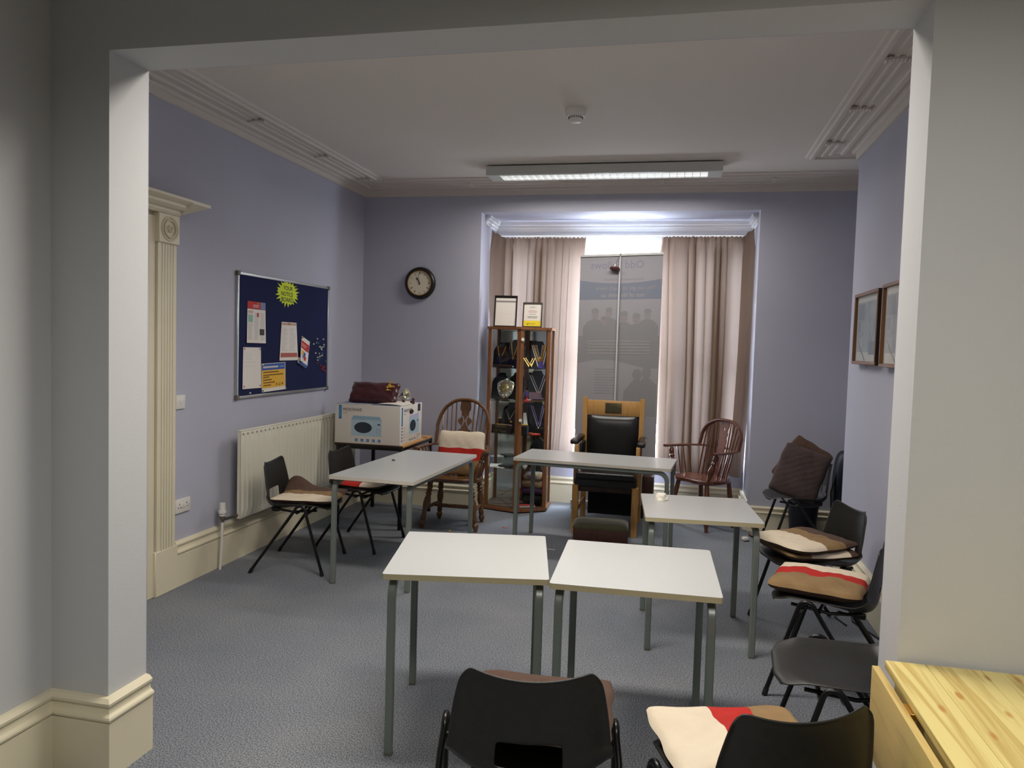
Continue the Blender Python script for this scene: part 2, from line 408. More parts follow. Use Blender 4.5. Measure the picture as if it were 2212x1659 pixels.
for x in (-1.95, -1.1, -.22, .72): motif(x, YB, 0, -1)
for y in (4.15, 4.95, 5.72): motif(BX, y, -1, 0)

# small coving and window in the recess
mb = MB(); sweep(mb, [(RX1, YB + .16), (RX1, RY), (RX0, RY), (RX0, YB + .16)], [(0, 2.752), (.012, 2.752), (.015, 2.778), (.026, 2.784), (.028, 2.805), (.046, 2.812), (.050, 2.828), (.056, 2.84)], WHITEP, 1)
struct(mb.build('trim_2', angle=30))
win = struct(thing('window_1', None, None))
mb = MB()
WX0, WX1, WZ0, WZ1 = RX0 + .02, RX1 - .02, 0.46, 2.72
y0, y1 = RY - .02, RY + .10
mb.box((WX0, y0, WZ0), (WX0 + .07, y1, WZ1), WHITEP); mb.box((WX1 - .07, y0, WZ0), (WX1, y1, WZ1), WHITEP)
mb.box((WX0 + .07, y0, 2.585), (WX1 - .07, y1, WZ1), WHITEP); mb.box((WX0 + .07, y0, WZ0), (WX1 - .07, y1, WZ0 + .07), WHITEP)
for x in (-1.27, .0): mb.box((x - .05, y0, WZ0 + .07), (x + .05, y1, 2.585), WHITEP)
mb.build('window_frame', win)
mb = MB()
for a, b in ((WX0 + .07, -1.32), (-1.22, -.05), (.05, WX1 - .07)):
    for z0, z1, yy in ((WZ0 + .07, 1.55, RY + .02), (1.51, 2.585, RY + .06)):
        t = .03
        mb.box((a, yy, z0), (a + t, yy + .035, z1), WHITEP); mb.box((b - t, yy, z0), (b, yy + .035, z1), WHITEP)
        mb.box((a + t, yy, z0), (b - t, yy + .035, z0 + t), WHITEP); mb.box((a + t, yy, z1 - t), (b - t, yy + .035, z1), WHITEP)
mb.build('sash', win)
mb = MB(); mb.box((WX0 + .07, RY + .07, WZ0 + .07), (WX1 - .07, RY + .074, 2.585), GLASS); mb.build('glass_pane', win)
mb = MB(); mb.box((RX0 + .01, RY - .06, WZ0 - .035), (RX1 - .01, RY + .0, WZ0), WHITEP, .01); mb.build('window_sill', win)

# door surround on the left wall: fluted pilaster, corner block, head shelf
door = struct(thing('door_1', None, None))
mb = MB(); X0 = XL
mb.box((X0, 3.97, .165), (X0 + .035, 4.14, 2.16), CREAM)
for k in range(5):
    yy = 4.005 + k * .025
    mb.box((X0 + .035, yy, .27), (X0 + .039, yy + .015, 2.14), CREAM, .002, 1)
mb.build('pilaster', door)
mb = MB(); mb.box((X0, 3.955, 0), (X0 + .040, 4.165, .278), CREAM, .004, 1); mb.build('plinth_block', door)
mb = MB(); mb.box((X0, 3.96, 2.145), (X0 + .05, 4.15, 2.32), CREAM, .004, 1)
Mw = frame3((X0 + .05, 4.055, 2.232), (0, 1, 0), (0, 0, 1))
for rr, h in ((.070, .006), (.052, .012), (.018, .018)):
    mb.tube([Mw @ Vector((rr * math.cos(a), rr * math.sin(a), h * .5)) for a in [2 * PI * i / 24 for i in range(24)]], .006, CREAM, 6, closed=True)
mb.build('corner_block', door)
mb = MB(); sweep(mb, [(X0, 3.2), (X0 + .001, 4.15)], [(0, 2.32), (.05, 2.32), (.06, 2.335), (.06, 2.35), (.085, 2.355), (.10, 2.37), (.10, 2.385), (.125, 2.395), (.14, 2.405), (.14, 2.42), (0, 2.42)], CREAM, -1)
mb.hexa([(X0, 4.15, 2.33), (X0 + .06, 4.15, 2.33), (X0 + .06, 4.18, 2.345), (X0, 4.18, 2.345), (X0, 4.15, 2.40), (X0 + .135, 4.15, 2.40), (X0 + .135, 4.32, 2.40), (X0, 4.32, 2.40)], CREAM)
mb.box((X0, 4.15, 2.40), (X0 + .14, 4.33, 2.42), CREAM)
mb.build('head_shelf', door, angle=30)
mb = MB(); mb.box((X0 - .02, 3.2, 0), (X0 + .006, 3.97, 2.32), CREAM); mb.box((X0, 3.90, 0), (X0 + .022, 3.965, 2.30), CREAM, .004, 1); mb.build('door_jamb', door)

# ------------------------------------------------------------------ radiator and wall fittings
VALVE = mat('dull_valve', (112, 108, 92), .4, .6)
rad = thing('radiator', 'white panel radiator with vertical flutes under the blue notice board', 'radiator', (XL, 4.73, 0))
def rp(u, v):
    y = u * 1.92; ph = (y % .058) / .058; z = .318 + v * .625
    vv = min(1, max(0, (v - .04) / .06)) * min(1, max(0, (.93 - v) / .05))
    f = max(0, 1 - abs(ph - .5) / .28); f = f * f * (3 - 2 * f)
    return (.118 + .010 * f * vv - .006 * (1 - min(1, min(v, 1 - v) / .02)), y, z)
mb = MB(); mb.grid(rp, 330, 40, RADM)
for k in range(33): mb.disc(frame3((.1185, .029 + k * .058, .915), (0, 1, 0), (0, 0, 1)), 0, 0, .010, .009, mat('flute_hole', (150, 144, 126), .6), 0.0006, 12)
mb.build('front_panel', rad, fixn=False)
mb = MB(); mb.box((.090, .004, .322), (.113, 1.916, .938), RADM); mb.build('back_panel', rad)
mb = MB(); mb.box((.088, 0, .934), (.119, 1.92, .945), RADM, .003, 1); mb.build('top_edge', rad)
for y in (.35, 1.5):
    mb = MB(); mb.box((.002, y, .40), (.090, y + .04, .85), RADM); mb.build('wall_bracket', rad)
vl = MB(); vl.lathe((.075, -.145, .36), (.075, -.145, .46), [(0, .012), (.12, .012), (.12, .02), (.25, .021), (.25, .012), (.3, .026), (.42, .027), (.5, .026), (.52, .022), (1, .020)], WPLAST); vl.build('thermostat_head', rad)
vl = MB(); vl.lathe((.075, -.145, .33), (.075, -.145, .385), [(0, .013), (.3, .013), (.35, .018), (.8, .018), (.85, .013), (1, .013)], VALVE); vl.tube([(.075, -.145, .345), (.095, 0.03, .345)], .010, VALVE); vl.build('valve_body', rad)
vl = MB(); vl.tube([(.075, -.145, .345), (.075, -.147, .2), (.06, -.145, .0)], .009, WPLAST); vl.build('pipe', rad)

def wall_plate(name, label, cat, M, w, h, sockets, sw):
    t = thing(name, label, cat); t.matrix_world = M
    b = MB(); b.box((-w / 2, -h / 2, 0), (w / 2, h / 2, .012), WPLAST, .003, 2)
    if sockets:
        for x in sockets:
            for dx, dy, a, c in ((0, .018, .0025, .006), (-.011, -.004, .005, .0022), (.011, -.004, .005, .0022)):
                b.box((x + dx - a, dy - c - .006, .0115), (x + dx + a, dy + c - .006, .0126), INKD)
    for x in (-w / 2 + .013, w / 2 - .013): b.disc(Matrix.Identity(4), x, 0, .003, .003, INK, .0125, 10)
    b.build('face_plate', t)
    for x in sw:
        b = MB(); b.box((x - .009, -.014, .011), (x + .009, .014, .017), WPLAST, .002, 1); b.build('rocker', t)
    return t
wall_plate('light_switch', 'single white light switch beside the door surround', 'switch', frame3((XL, 4.222, 1.173), (0, 1, 0), (0, 0, 1)), .088, .088, [], [0])
wall_plate('double_socket', 'double white power socket low between door surround and radiator', 'socket', frame3((XL, 4.252, .507), (0, 1, 0), (0, 0, 1)), .147, .088, [-.036, .036], [-.012, .012])
wall_plate('double_socket', 'white power socket on the back wall behind the brown cushions', 'socket', frame3((.955, YB, .44), (1, 0, 0), (0, 0, 1)), .147, .088, [-.036, .036], [-.012, .012])

# ------------------------------------------------------------------ clock
CW = mat('clock_case', (26, 20, 16), .35); DIAL = mat('clock_dial', (222, 212, 188), .6)
ck = thing('wall_clock', 'round wall clock with black case and cream dial', 'clock'); ck.matrix_world = frame3((-2.481, YB, 2.163), (1, 0, 0), (0, 0, 1))
b = MB(); b.lathe((0, 0, 0), (0, 0, .05), [(0, .150), (.2, .155), (.55, .155), (.8, .148), (1, .135), (1, .122), (.7, .118), (.68, .0)], CW, 48); b.build('case', ck)
b = MB(); b.tube([(.119 * math.cos(a), .119 * math.sin(a), .045) for a in [2 * PI * i / 48 for i in range(48)]], .004, BRASS, 8, closed=True); b.build('bezel', ck)
b = MB(); b.disc(Matrix.Identity(4), 0, 0, .118, .118, DIAL, .036, 48)
for k in range(12):
    a = PI / 2 - k * PI / 6; c, s = math.cos(a), math.sin(a); w = (.0085, .0025, .003, .0055, .0075, .003, .004, .006, .0075, .003, .003, .004)[k]
    Mr = frame3((.094 * c, .094 * s, .0362), (-s, c, 0), (-c, -s, 0)) if False else Matrix.Translation((0, 0, 0)) @ Matrix.Rotation(a - PI / 2, 4, 'Z')
    b.quad(Mr, -w / 2, .082, w / 2, .106, INKD, .0366)
for k in range(60):
    if k % 5: b.quad(Matrix.Rotation(k * PI / 30, 4, 'Z'), -.0006, .107, .0006, .111, INKD, .0366)
b.build('dial', ck, fixn=False)
b = MB(); b.add([(-.004, -.012, .040), (.004, -.012, .040), (.003, .035, .040), (.009, .046, .040), (0, .066, .040), (-.009, .046, .040), (-.003, .035, .040)], [tuple(range(7))], INKD); h = b.build('hour_hand', ck, fixn=False); h.rotation_euler = (0, 0, math.radians(31))
b = MB(); b.add([(-.003, -.018, .042), (.003, -.018, .042), (.0012, .092, .042), (-.0012, .092, .042)], [(0, 1, 2, 3)], INKD); b.disc(Matrix.Identity(4), 0, 0, .006, .006, INKD, .0425, 12); h = b.build('minute_hand', ck, fixn=False); h.rotation_euler = (0, 0, math.radians(11))

# ------------------------------------------------------------------ notice board and papers
nb = thing('notice_board', 'dark blue felt notice board in a silver frame', 'notice board'); NB0 = Vector((XL, 4.83, 1.152)); NBW, NBH = 1.425, .905
nb.matrix_world = frame3(NB0, (0, 1, 0), (0, 0, 1))
b = MB(); b.box((.012, .012, .004), (NBW - .012, NBH - .012, .014), FELT); b.build('felt', nb)
for x0, y0, x1, y1 in ((0, 0, NBW, .02), (0, NBH - .02, NBW, NBH), (0, .02, .02, NBH - .02), (NBW - .02, .02, NBW, NBH - .02)):
    b = MB(); b.box((x0, y0, 0), (x1, y1, .02), ALU, .003, 1); b.build('frame_rail', nb)
for x, y in ((0, 0), (NBW, 0), (0, NBH), (NBW, NBH)):
    b = MB(); b.box((x - .006 - (.022 if x else -.0) , y - .006 - (.022 if y else 0), -.0), (x + (.006 if x else .028), y + (.006 if y else .028), .026), GREYPL, .005, 2); b.build('corner_cap', nb)
def nbpaper(name, label, cat, x, y, w, h, rot, draw, taper=0.0, curl=.006, group=None):
    t = thing(name, label, cat, group=group); t.matrix_world = frame3(NB0, (0, 1, 0), (0, 0, 1)) @ Matrix.Translation((x, y, .0155)) @ Matrix.Rotation(rot, 4, 'Z')
    bend = lambda X, Y: .0015 + curl * (math.sin(X / w * 5 + 1) * .35 + .65) * (1 - min(1, max(0, Y / h))) ** 1.3
    def fn(u, v):
        ww = w * (1 - taper * v) ; X = w / 2 + (u - .5) * ww; Y = v * h
        return (X, Y, bend(X, Y))
    b = MB(); b.grid(fn, 12, 16, PAPER); b.build('sheet', t)
    p = MB()
    def q(x0, y0, x1, y1, m, z=.0006):
        n = max(1, int(abs(x1 - x0) / w * 12)); k = max(1, int(abs(y1 - y0) / h * 12))
        def f2(u, v):
            X = x0 + u * (x1 - x0); Y = y0 + v * (y1 - y0); X2 = w / 2 + (X - w / 2) * (1 - taper * Y / h)
            return (X2, Y, bend(X2, Y) + z)
        p.grid(f2, n, k, m)
    draw(q, w, h); p.build('print', t, fixn=False)
    return t
def lines(q, x0, y0, x1, n, dy, m=INK, hgt=.004, jag=.3):
    for k in range(n): q(x0, y0 - k * dy, x0 + (x1 - x0) * (1 - random.random() * jag), y0 - k * dy + hgt, m)
GRP = mat('print_green', (150, 190, 176), .7); PHOTO = mat('print_photo', (60, 56, 56), .6); LGREY = mat('print_pale_grey', (206, 200, 196), .8)
def d_news(q, w, h):
    q(.0, h - .052, w * .72, h, PRED); q(w * .72, h - .052, w, h, mat('print_slate', (120, 132, 168), .7)); q(0, h - .055, w, h - .052, INKD)
    q(w * .3, h - .03, w * .62, h - .022, PINK, .0012); q(w * .3, h - .042, w * .62, h - .035, PINK, .0012)
    for c in range(3):
        x0 = .012 + c * w / 3
        lines(q, x0, h - .085, x0 + w / 3 - .024, 24, .0085, LGREY, .005, .15)
    q(.012, h - .15, w / 3 - .01, h - .10, GRP, .0012); q(w * .52, h - .11, w * .62, h - .08, PRED, .0012); q(w * .68, .06, w * .92, .105, PHOTO, .0014)
    q(.012, h - .085, w * .3, h - .068, PINK, .0012)
nbpaper('newsletter_sheet', 'newsletter page with a red masthead pinned at the board top-left', 'paper', .115, .402, .262, .303, -.01, d_news, .08)
def d_hand(q, w, h):
    lines(q, .03, h - .05, w * .6, 3, .018, LGREY, .003); lines(q, .02, h - .11, w * .75, 2, .03, LGREY, .002)
    for x, y, m in ((.016, h - .012, PRED), (w - .016, h - .012, PBLUE), (.018, .018, PRED), (w - .02, .018, PRED)): q(x - .006, y - .006, x + .006, y + .006, m, .003)
nbpaper('blank_sheet', 'nearly blank white sheet pinned beside the yellow poster', 'paper', .066, .068, .255, .302, -.01, d_hand, .08)
def d_yel(q, w, h):
    q(.004, h - .052, w - .008, h - .004, PBLUE); q(.004, .028, w - .008, h - .052, PYEL)
    q(.02, h - .036, w * .68, h - .022, LGREY, .0012); q(w * .74, h - .034, w * .95, h - .024, mat('print_pale_blue', (120, 150, 200), .7), .0012)
    dk = mat('print_brown', (110, 80, 30), .8)
    for k, (y, f) in enumerate(((h - .072, .65), (h - .094, .85), (h - .109, .25), (h - .130, .35), (h - .151, .48), (h - .171, .32))): q(.02, y, .02 + w * f, y + .008, dk, .0012)
    q(w * .6, .04, w * .63, .06, dk, .0012); q(w * .7, .04, w * .78, .06, dk, .0012); q(w * .715, .046, w * .765, .058, PYEL, .0016); q(w * .84, .042, w * .89, .058, dk, .0012)
nbpaper('yellow_poster', 'yellow poster with a blue heading at the foot of the board', 'poster', .330, .030, .352, .216, .02, d_yel, .0, .003)
def d_list(q, w, h):
    q(.006, h - .024, w - .006, h - .006, mat('print_buff', (196, 160, 140), .7)); q(.012, .025, w - .012, .06, mat('print_rust', (176, 96, 84), .7))
    lines(q, .02, h - .05, w * .42, 18, .0105, LGREY, .004, .5); lines(q, w * .54, h - .05, w * .93, 18, .0105, LGREY, .004, .4)
nbpaper('programme_sheet', 'white list sheet with red footer band in the middle of the board', 'paper', .580, .266, .300, .304, .0, d_list, .22, .004)
def d_leaf(q, w, h):
    q(.004, h - .10, w - .004, h - .035, PRED); q(.012, h - .065, w * .7, h - .057, PINK, .0012); q(.012, h - .08, w * .6, h - .073, PINK, .0012)
    q(.012, .06, .06, .10, PYEL, .0012); q(.055, .045, .105, .095, PBLUE, .0014); q(.075, .025, .12, .065, PRED, .0016); q(.025, .035, .06, .065, mat('print_lilac', (150, 140, 190), .7), .0013)
lf = nbpaper('leaflet', 'red and white folded leaflet hanging crooked right of the list sheet', 'leaflet', .872, .262, .150, .215, -.33, d_leaf, .0, .03)
b = MB(); b.box((.004, -.018, .003), (.146, .03, .016), PAPER); b.box((.004, -.019, .0165), (.146, .004, .018), PBLUE); b.build('inner_pages', lf)
# star card
sc_ = thing('star_card', 'neon yellow starburst card reading YOUR NOTICE BOARD', 'sign'); sc_.matrix_world = frame3(NB0, (0, 1, 0), (0, 0, 1)) @ Matrix.Translation((.700, .798, .0155))
pts = []
for k in range(44):
    a = 2 * PI * k / 44 + .05; r = 1.06 if k % 2 else .78
    r *= 1 + .10 * math.sin(k * 2.3)
    pts.append((.172 * r * math.cos(a), .100 * r * math.sin(a)))
b = MB(); b.plate(pts, [], .0012, NEON); b.build('card', sc_)
for ln, y, x, sz in (('YOUR', .026, -.066, .046), ('NOTICE', -.020, -.104, .046), ('BOARD', -.066, -.100, .050)):
    text(ln, sz, INKD, Matrix.Translation((x, y, .0016)) @ Matrix.Rotation(-.02, 4, 'Z'), 'lettering', sc_, sx=1.12, off=.0006)
# drawing pins stuck in the felt
PINCOL = [mat('pin_%d' % i, c, .3) for i, c in enumerate(((216, 208, 180), (190, 40, 40), (190, 160, 70), (50, 110, 170), (220, 220, 215), (60, 130, 120)))]
PINNAME = ['cream', 'red', 'brass', 'blue', 'white', 'teal']
pinspots = [(.815, .862, 2, 'on the starburst card tip'), (.245, .692, 2, 'holding the newsletter page'), (.725, .560, 2, 'holding the list sheet'), (.945, .452, 2, 'holding the leaflet'), (.336, .238, 0, 'at the yellow poster corner'), (.338, .042, 5, 'at the yellow poster foot'), (.672, .045, 0, 'at the yellow poster far corner'), (.165, .035, 0, 'below the blank sheet')]
b = MB(); b.lathe((0, 0, 0), (0, 0, .012), [(0, .002), (.2, .002), (.25, .006), (.5, .004), (.8, .007), (1, .006)], PINCOL[0], 8)
pin0 = None
def pin(x, y, c, label, group='drawing pins on the notice board'):
    b = MB(); b.lathe((0, 0, 0), (0, 0, .012), [(0, .001), (.2, .002), (.25, .006), (.5, .004), (.8, .007), (1, .006)], PINCOL[c], 8)
    o = b.build('drawing_pin'); o.matrix_world = frame3(NB0, (0, 1, 0), (0, 0, 1)) @ Matrix.Translation((x, y, .0165)); tag(o, label, 'pin', group)
for x, y, c, w in pinspots: pin(x, y, c, PINNAME[c] + ' drawing pin ' + w)
random.seed(11)
for k in range(34):
    c = random.choice([0, 0, 4, 4, 1, 2, 3, 5]); x = 1.29 + random.gauss(0, .055); y = .36 + random.gauss(0, .075)
    if k >= 26: c = 1; x = 1.32 + random.gauss(0, .05); y = .19 + random.gauss(0, .025)
    if not (1.12 < x < 1.39 and .12 < y < .52): continue
    pin(x, y, c, PINNAME[c] + ' drawing pin in the loose cluster at the bare right side of the board', PINNAME[c] + ' pins in the cluster on the board')

# ------------------------------------------------------------------ pictures on the chimney breast
def picture(name, label, y0, y1, z0, z1):
    t = thing(name, label, 'picture'); w = y1 - y0; h = z1 - z0
    t.matrix_world = frame3((BX, y1, z0), (0, -1, 0), (0, 0, 1))
    fw = .022; PF = mat('picture_frame', (122, 84, 52), .4); D = .05
    b = MB()
    b.box((0, 0, 0), (w, fw, D), PF, .003, 1); b.box((0, h - fw, 0), (w, h, D), PF, .003, 1); b.box((0, fw, 0), (fw, h - fw, D), PF, .003, 1); b.box((w - fw, fw, 0), (w, h - fw, D), PF, .003, 1)
    b.build('frame', t)
    b = MB(); b.box((w, .002, 0), (w + .003, h - .002, D - .004), mat('frame_side', (24, 18, 16), .5)); b.build('frame_edge', t)
    b = MB(); b.box((fw, fw, .01), (w - fw, h - fw, .03), mat('mount_card', (214, 208, 196), .8)); b.build('mount', t)
    b = MB(); I = Matrix.Identity(4)
    pg = mat('etching', (182, 182, 180), .8, noise=(16, (150, 154, 158), .18)); dk = mat('etching_dark', (140, 144, 150), .8)
    b.quad(I, fw + .03, fw + .06, w - fw - .03, h - fw - .04, pg, .0305)
    b.quad(I, fw + .04, h * .62, w * .36, h - fw - .05, dk, .031); b.quad(I, fw + .04, h * .45, w * .22, h * .6, dk, .031); b.quad(I, w * .6, h * .14, w * .9, h * .32, dk, .031)
    for k in range(9):
        x = fw + .05 + k * .028; b.tube([(x, h * .33 - k * .018, .031), (x + .05, h * .30 - k * .02, .031), (x + .085, h * .19 - k * .012, .031)], .0018, dk, 4)
    b.build('print', t, fixn=False)
    b = MB(); b.box((fw - .002, fw - .002, .036), (w - fw + .002, h - fw + .002, .038), GLASS); b.build('glass', t)
    return t
picture('framed_print', 'framed grey print nearest the window on the chimney wall', 4.965, 5.595, 1.535, 2.005)
picture('framed_print', 'second framed print, half hidden by the opening edge', 4.22, 4.87, 1.53, 2.015)

# ------------------------------------------------------------------ ceiling fittings
sd = thing('smoke_detector', 'white smoke detector on the ceiling', 'smoke detector', (-.705, 4.85, ZC))
b = MB(); b.lathe((0, 0, 0), (0, 0, -.05), [(0, .066), (.1, .068), (.6, .066), (1, .058)], WPLAST, 32); b.build('base', sd)
b = MB(); b.lathe((0, 0, -.05), (0, 0, -.085), [(0, .046), (.3, .044), (.9, .036), (1, .030)], WPLAST, 32); b.build('sensor_head', sd)
b = MB()
for k in range(24):
    a = 2 * PI * k / 24; b.box((.0445 * math.cos(a) - .002, .0445 * math.sin(a) - .002, -.064), (.0445 * math.cos(a) + .002, .0445 * math.sin(a) + .002, -.054), INKD)
b.build('vent_slots', sd)
LX0, LX1, LY0, LY1, LZ = -1.655, .272, 6.26, 6.50, 3.012
cl = thing('ceiling_light', 'long fluorescent ceiling light with a chrome louvre', 'light', (0, 0, 0))
BODY = mat('light_body', (204, 206, 200), .4); CHROME = mat('louvre_chrome', (222, 222, 220), .14, 1.0)
b = MB(); b.box((LX0, LY0, LZ + .002), (LX1, LY0 + .012, ZC - .012), BODY); b.box((LX0, LY1 - .012, LZ + .002), (LX1, LY1, ZC - .012), BODY); b.box((LX0, LY0 + .012, ZC - .03), (LX1, LY1 - .012, ZC - .012), BODY)
b.box((LX0, LY0 + .012, LZ + .002), (LX0 + .012, LY1 - .012, ZC - .03), BODY); b.box((LX1 - .012, LY0 + .012, LZ + .002), (LX1, LY1 - .012, ZC - .03), BODY)
b.build('housing', cl)
b = MB(); b.box((LX0 + .2, LY0 + .06, ZC - .014), (LX1 - .2, LY1 - .06, ZC), BODY); b.build('mounting_spine', cl)
for x0, x1 in ((LX0 + .012, LX0 + .11), (LX1 - .11, LX1 - .012)):
    b = MB(); b.box((x0, LY0 + .012, LZ), (x1, LY1 - .012, LZ + .03), BODY, .003, 1); b.build('end_plate', cl)
b = MB(); n = 28
for k in range(n + 1):
    x = LX0 + .11 + (LX1 - LX0 - .22) * k / n; b.box((x - .0015, LY0 + .014, LZ), (x + .0015, LY1 - .014, LZ + .035), CHROME)
for y in (LY0 + .013, (LY0 + LY1) / 2, LY1 - .016): b.box((LX0 + .11, y - .002, LZ), (LX1 - .11, y + .003, LZ + .04), CHROME)
b.build('louvre', cl)
TUBE = mat('lamp_tube', (240, 240, 236), .3); TUBE.node_tree.nodes['Principled BSDF'].inputs['Emission Color'].default_value = (.95, .97, 1, 1); TUBE.node_tree.nodes['Principled BSDF'].inputs['Emission Strength'].default_value = 1.3
for y in (LY0 + .07, LY1 - .07):
    b = MB(); b.tube([(LX0 + .1, y, LZ + .05), (LX1 - .1, y, LZ + .05)], .013, TUBE, 12); b.build('lamp_tube', cl)

# ------------------------------------------------------------------ tables
def desk(name, label, c, ang, w, d, long_axis, edge, h=.715, inset=.035, group=None):
    """laminate table; U-shaped leg frames run along long_axis ('x' or 'y')"""
    k_ = .9888; c = (c[0] * k_, c[1] * k_); w *= k_; d *= k_
    t = thing(name, label, 'table', (c[0], c[1], 0), ang, group)
    b = MB()
    m = LAM
    bm_ = bmesh.new(); bmesh.ops.create_cube(bm_, size=1)
    for v in bm_.verts: v.co = Vector((v.co.x * w, v.co.y * d, h - .011 + v.co.z * .022))
    bmesh.ops.bevel(bm_, geom=[e for e in bm_.edges if abs(e.verts[0].co.z - e.verts[1].co.z) > .01], offset=.012, segments=3, affect='EDGES', profile=.5)
    bm_.verts.ensure_lookup_table(); bm_.faces.ensure_lookup_table(); bm_.normal_update()
    vs = [v.co.copy() for v in bm_.verts]; bm_.verts.index_update()
    up = [[v.index for v in f.verts] for f in bm_.faces if f.normal.z > .9]; ot = [[v.index for v in f.verts] for f in bm_.faces if f.normal.z <= .9]
    b.add(vs, up, LAM); b.v = b.v; o = len(b.v); b.add(vs, ot, edge); bm_.free()
    b.build('tabletop', t)
    r = .0155; zt = h - .022 - r
    L = (w if long_axis == 'x' else d) / 2 - .012; S = (d if long_axis == 'x' else w) / 2 - inset
    for s in (-1, 1):
        for e in (-1, 1):
            R = .07; pts = [(0, e * (L - .20), zt)] + [(0, e * (L - r - R + R * math.sin(a)), zt - R + R * math.cos(a)) for a in [PI / 2 * i / 8 for i in range(9)]] + [(0, e * (L - r + .004), .012)]
            pts = [(s * S, p[1], p[2]) if long_axis == 'y' else (p[1], s * S, p[2]) for p in pts]
            b = MB(); b.tube(pts, r, GREYM, sq=True); lg = b.build('leg', t)
            fx, fy = pts[-1][0], pts[-1][1]
            b = MB(); b.box((fx - r, fy - r, 0), (fx + r, fy + r, .014), GREYPL, .002, 1); b.build('foot', lg)
        b = MB(); q = [(s * S, -(L - .20), zt), (s * S, L - .20, zt)]
        if long_axis == 'x': q = [(y, x, z) for x, y, z in q]
        b.tube(q, r, GREYM, sq=True); b.build('side_rail', t)
    for e in (-1, 1):
        b = MB(); q = [(-S, e * (L - .12), zt), (S, e * (L - .12), zt)]
        if long_axis == 'x': q = [(y, x, z) for x, y, z in q]
        b.tube(q, .0125, GREYM, sq=True); b.build('cross_rail', t)
    return t
TG = 'grey laminate tables in the meeting room'
desk('square_desk', 'square grey desk front left, joined to its twin behind the middle black chair', (-.833, 3.090), math.radians(11.2), .642, .665, 'y', EDGE, group=TG)
desk('square_desk', 'square grey desk front right, turned slightly against its left twin', (-.141, 3.131), math.radians(2), .636, .665, 'y', EDGE, group=TG)
desk('square_desk', 'square grey desk holding the crumpled tissue', (.133, 4.407), math.radians(5), .615, .665, 'y', EDGE, group=TG)
desk('long_table', 'long grey table pointing away beside the radiator chairs', (-1.893, 5.221), math.radians(-2.6), .602, 1.332, 'y', EDGE2, group=TG)
desk('long_table', 'long grey table crosswise before the black leather throne', (-.624, 6.071), math.radians(-4.3), 1.230, .570, 'x', EDGE2, group=TG)

# ------------------------------------------------------------------ black polypropylene stacking chairs
SP = [(.266, .428, .176), (.271, .437, .190), (.257, .444, .208), (.20, .446, .222), (.10, .438, .231), (0, .424, .235), (-.08, .410, .235), (-.130, .407, .234), (-.166, .420, .232), (-.186, .448, .229), (-.194, .49, .225), (-.199, .54, .220), (-.204, .59, .215), (-.210, .64, .208), (-.216, .68, .202), (-.222, .715, .196), (-.224, .733, .191), (-.228, .742, .185)]
def shell_pt(u, v):
    n = len(SP) - 1; f = v * n; i = min(int(f), n - 1); a = f - i
    y = SP[i][0] * (1 - a) + SP[i + 1][0] * a; z = SP[i][1] * (1 - a) + SP[i + 1][1] * a; w = SP[i][2] * (1 - a) + SP[i + 1][2] * a
    s = 2 * u - 1; back = min(1, max(0, (z - .44) / .08)) if y < -.1 else 0; front = 1 - back
    rear = min(1, max(0, (.22 - y) / .30)); lip = min(1, max(0, (.25 - y) / .06))
    z += front * lip * (.012 + .034 * rear) * s * s + front * lip * .010 * s ** 6
    g = math.exp(-((v - .47) / .17) ** 2) * abs(s) ** 3; y += .026 * g; z += .020 * g
    y += back * (.030 * s * s + .012 * s ** 6)
    if back > .3:
        k = max(0, (z - .62) / .13); z += -.022 * k * (1 - min(1, (abs(s) / .84)) ** 2) - .030 * k * max(0, (abs(s) - .84) / .16) ** 2
    if y > .2 and not back: y -= .022 * max(0, abs(s) - .55) / .45
    if abs(s) > .93: # rolled rim
        e = (abs(s) - .93) / .07; z -= .012 * e * front * lip; y -= .012 * e * back
    return (s * w, y, z)
def make_chair(label):
    t = thing('stacking_chair', label, 'chair', group='black plastic stacking chairs')
    b = MB(); hole = lambda u, v: abs(u - .5) < .19 and .545 < v < .645
    b.grid(shell_pt, 30, 42, BLACKP, skip=hole)
    sh = b.build('shell', t, angle=60, fixn=False)
    sd_ = sh.modifiers.new('thick', 'SOLIDIFY'); sd_.thickness = .006; sd_.offset = 0
    ss = sh.modifiers.new('smooth', 'SUBSURF'); ss.levels = 1; ss.render_levels = 1
    for s in (-1, 1):
        for e in (-1, 1):
            R = .036; ax = s * .258; top = .466
            foot = Vector((s * .275, .25 if e > 0 else -.25, .008)); apex = Vector((ax, .085, top))
            st = apex + Vector((s * .004, e * R, -R * .85))
            pts = [apex + Vector((0, e * R * math.sin(a), -R + R * math.cos(a) + 0)) for a in [PI / 2 * i / 6 * .8 for i in range(7)]] + [st + (foot - st) * q for q in (.12, .5, 1)]
            c = MB(); c.tube(pts, .0105, BLACKM, 10); lg = c.build('leg', t)
            c = MB(); d = (foot - st).normalized(); c.lathe(foot - d * .03, foot + Vector((0, 0, -.006)), [(0, .0115), (.2, .0125), (1, .0125)], RUBBER, 10); c.build('rubber_foot', lg)
    c = MB()
    for y in (.12, .045): c.tube([(-.258, y + .0, .43), (-.20, y, .405), (.20, y, .405), (.258, y, .43)], .009, BLACKM, 8)
    for s in (-1, 1): c.tube([(s * .16, .17, .418), (s * .16, .0, .405), (s * .15, -.15, .425)], .008, BLACKM, 8)
    c.build('underframe', t)
    for s in (-1, 1):
        c = MB(); c.box((s * .13 - .02, -.150, .400), (s * .13 + .02, -.095, .418), BLACKM, .004, 1); c.build('stacking_lug', t)
    return t
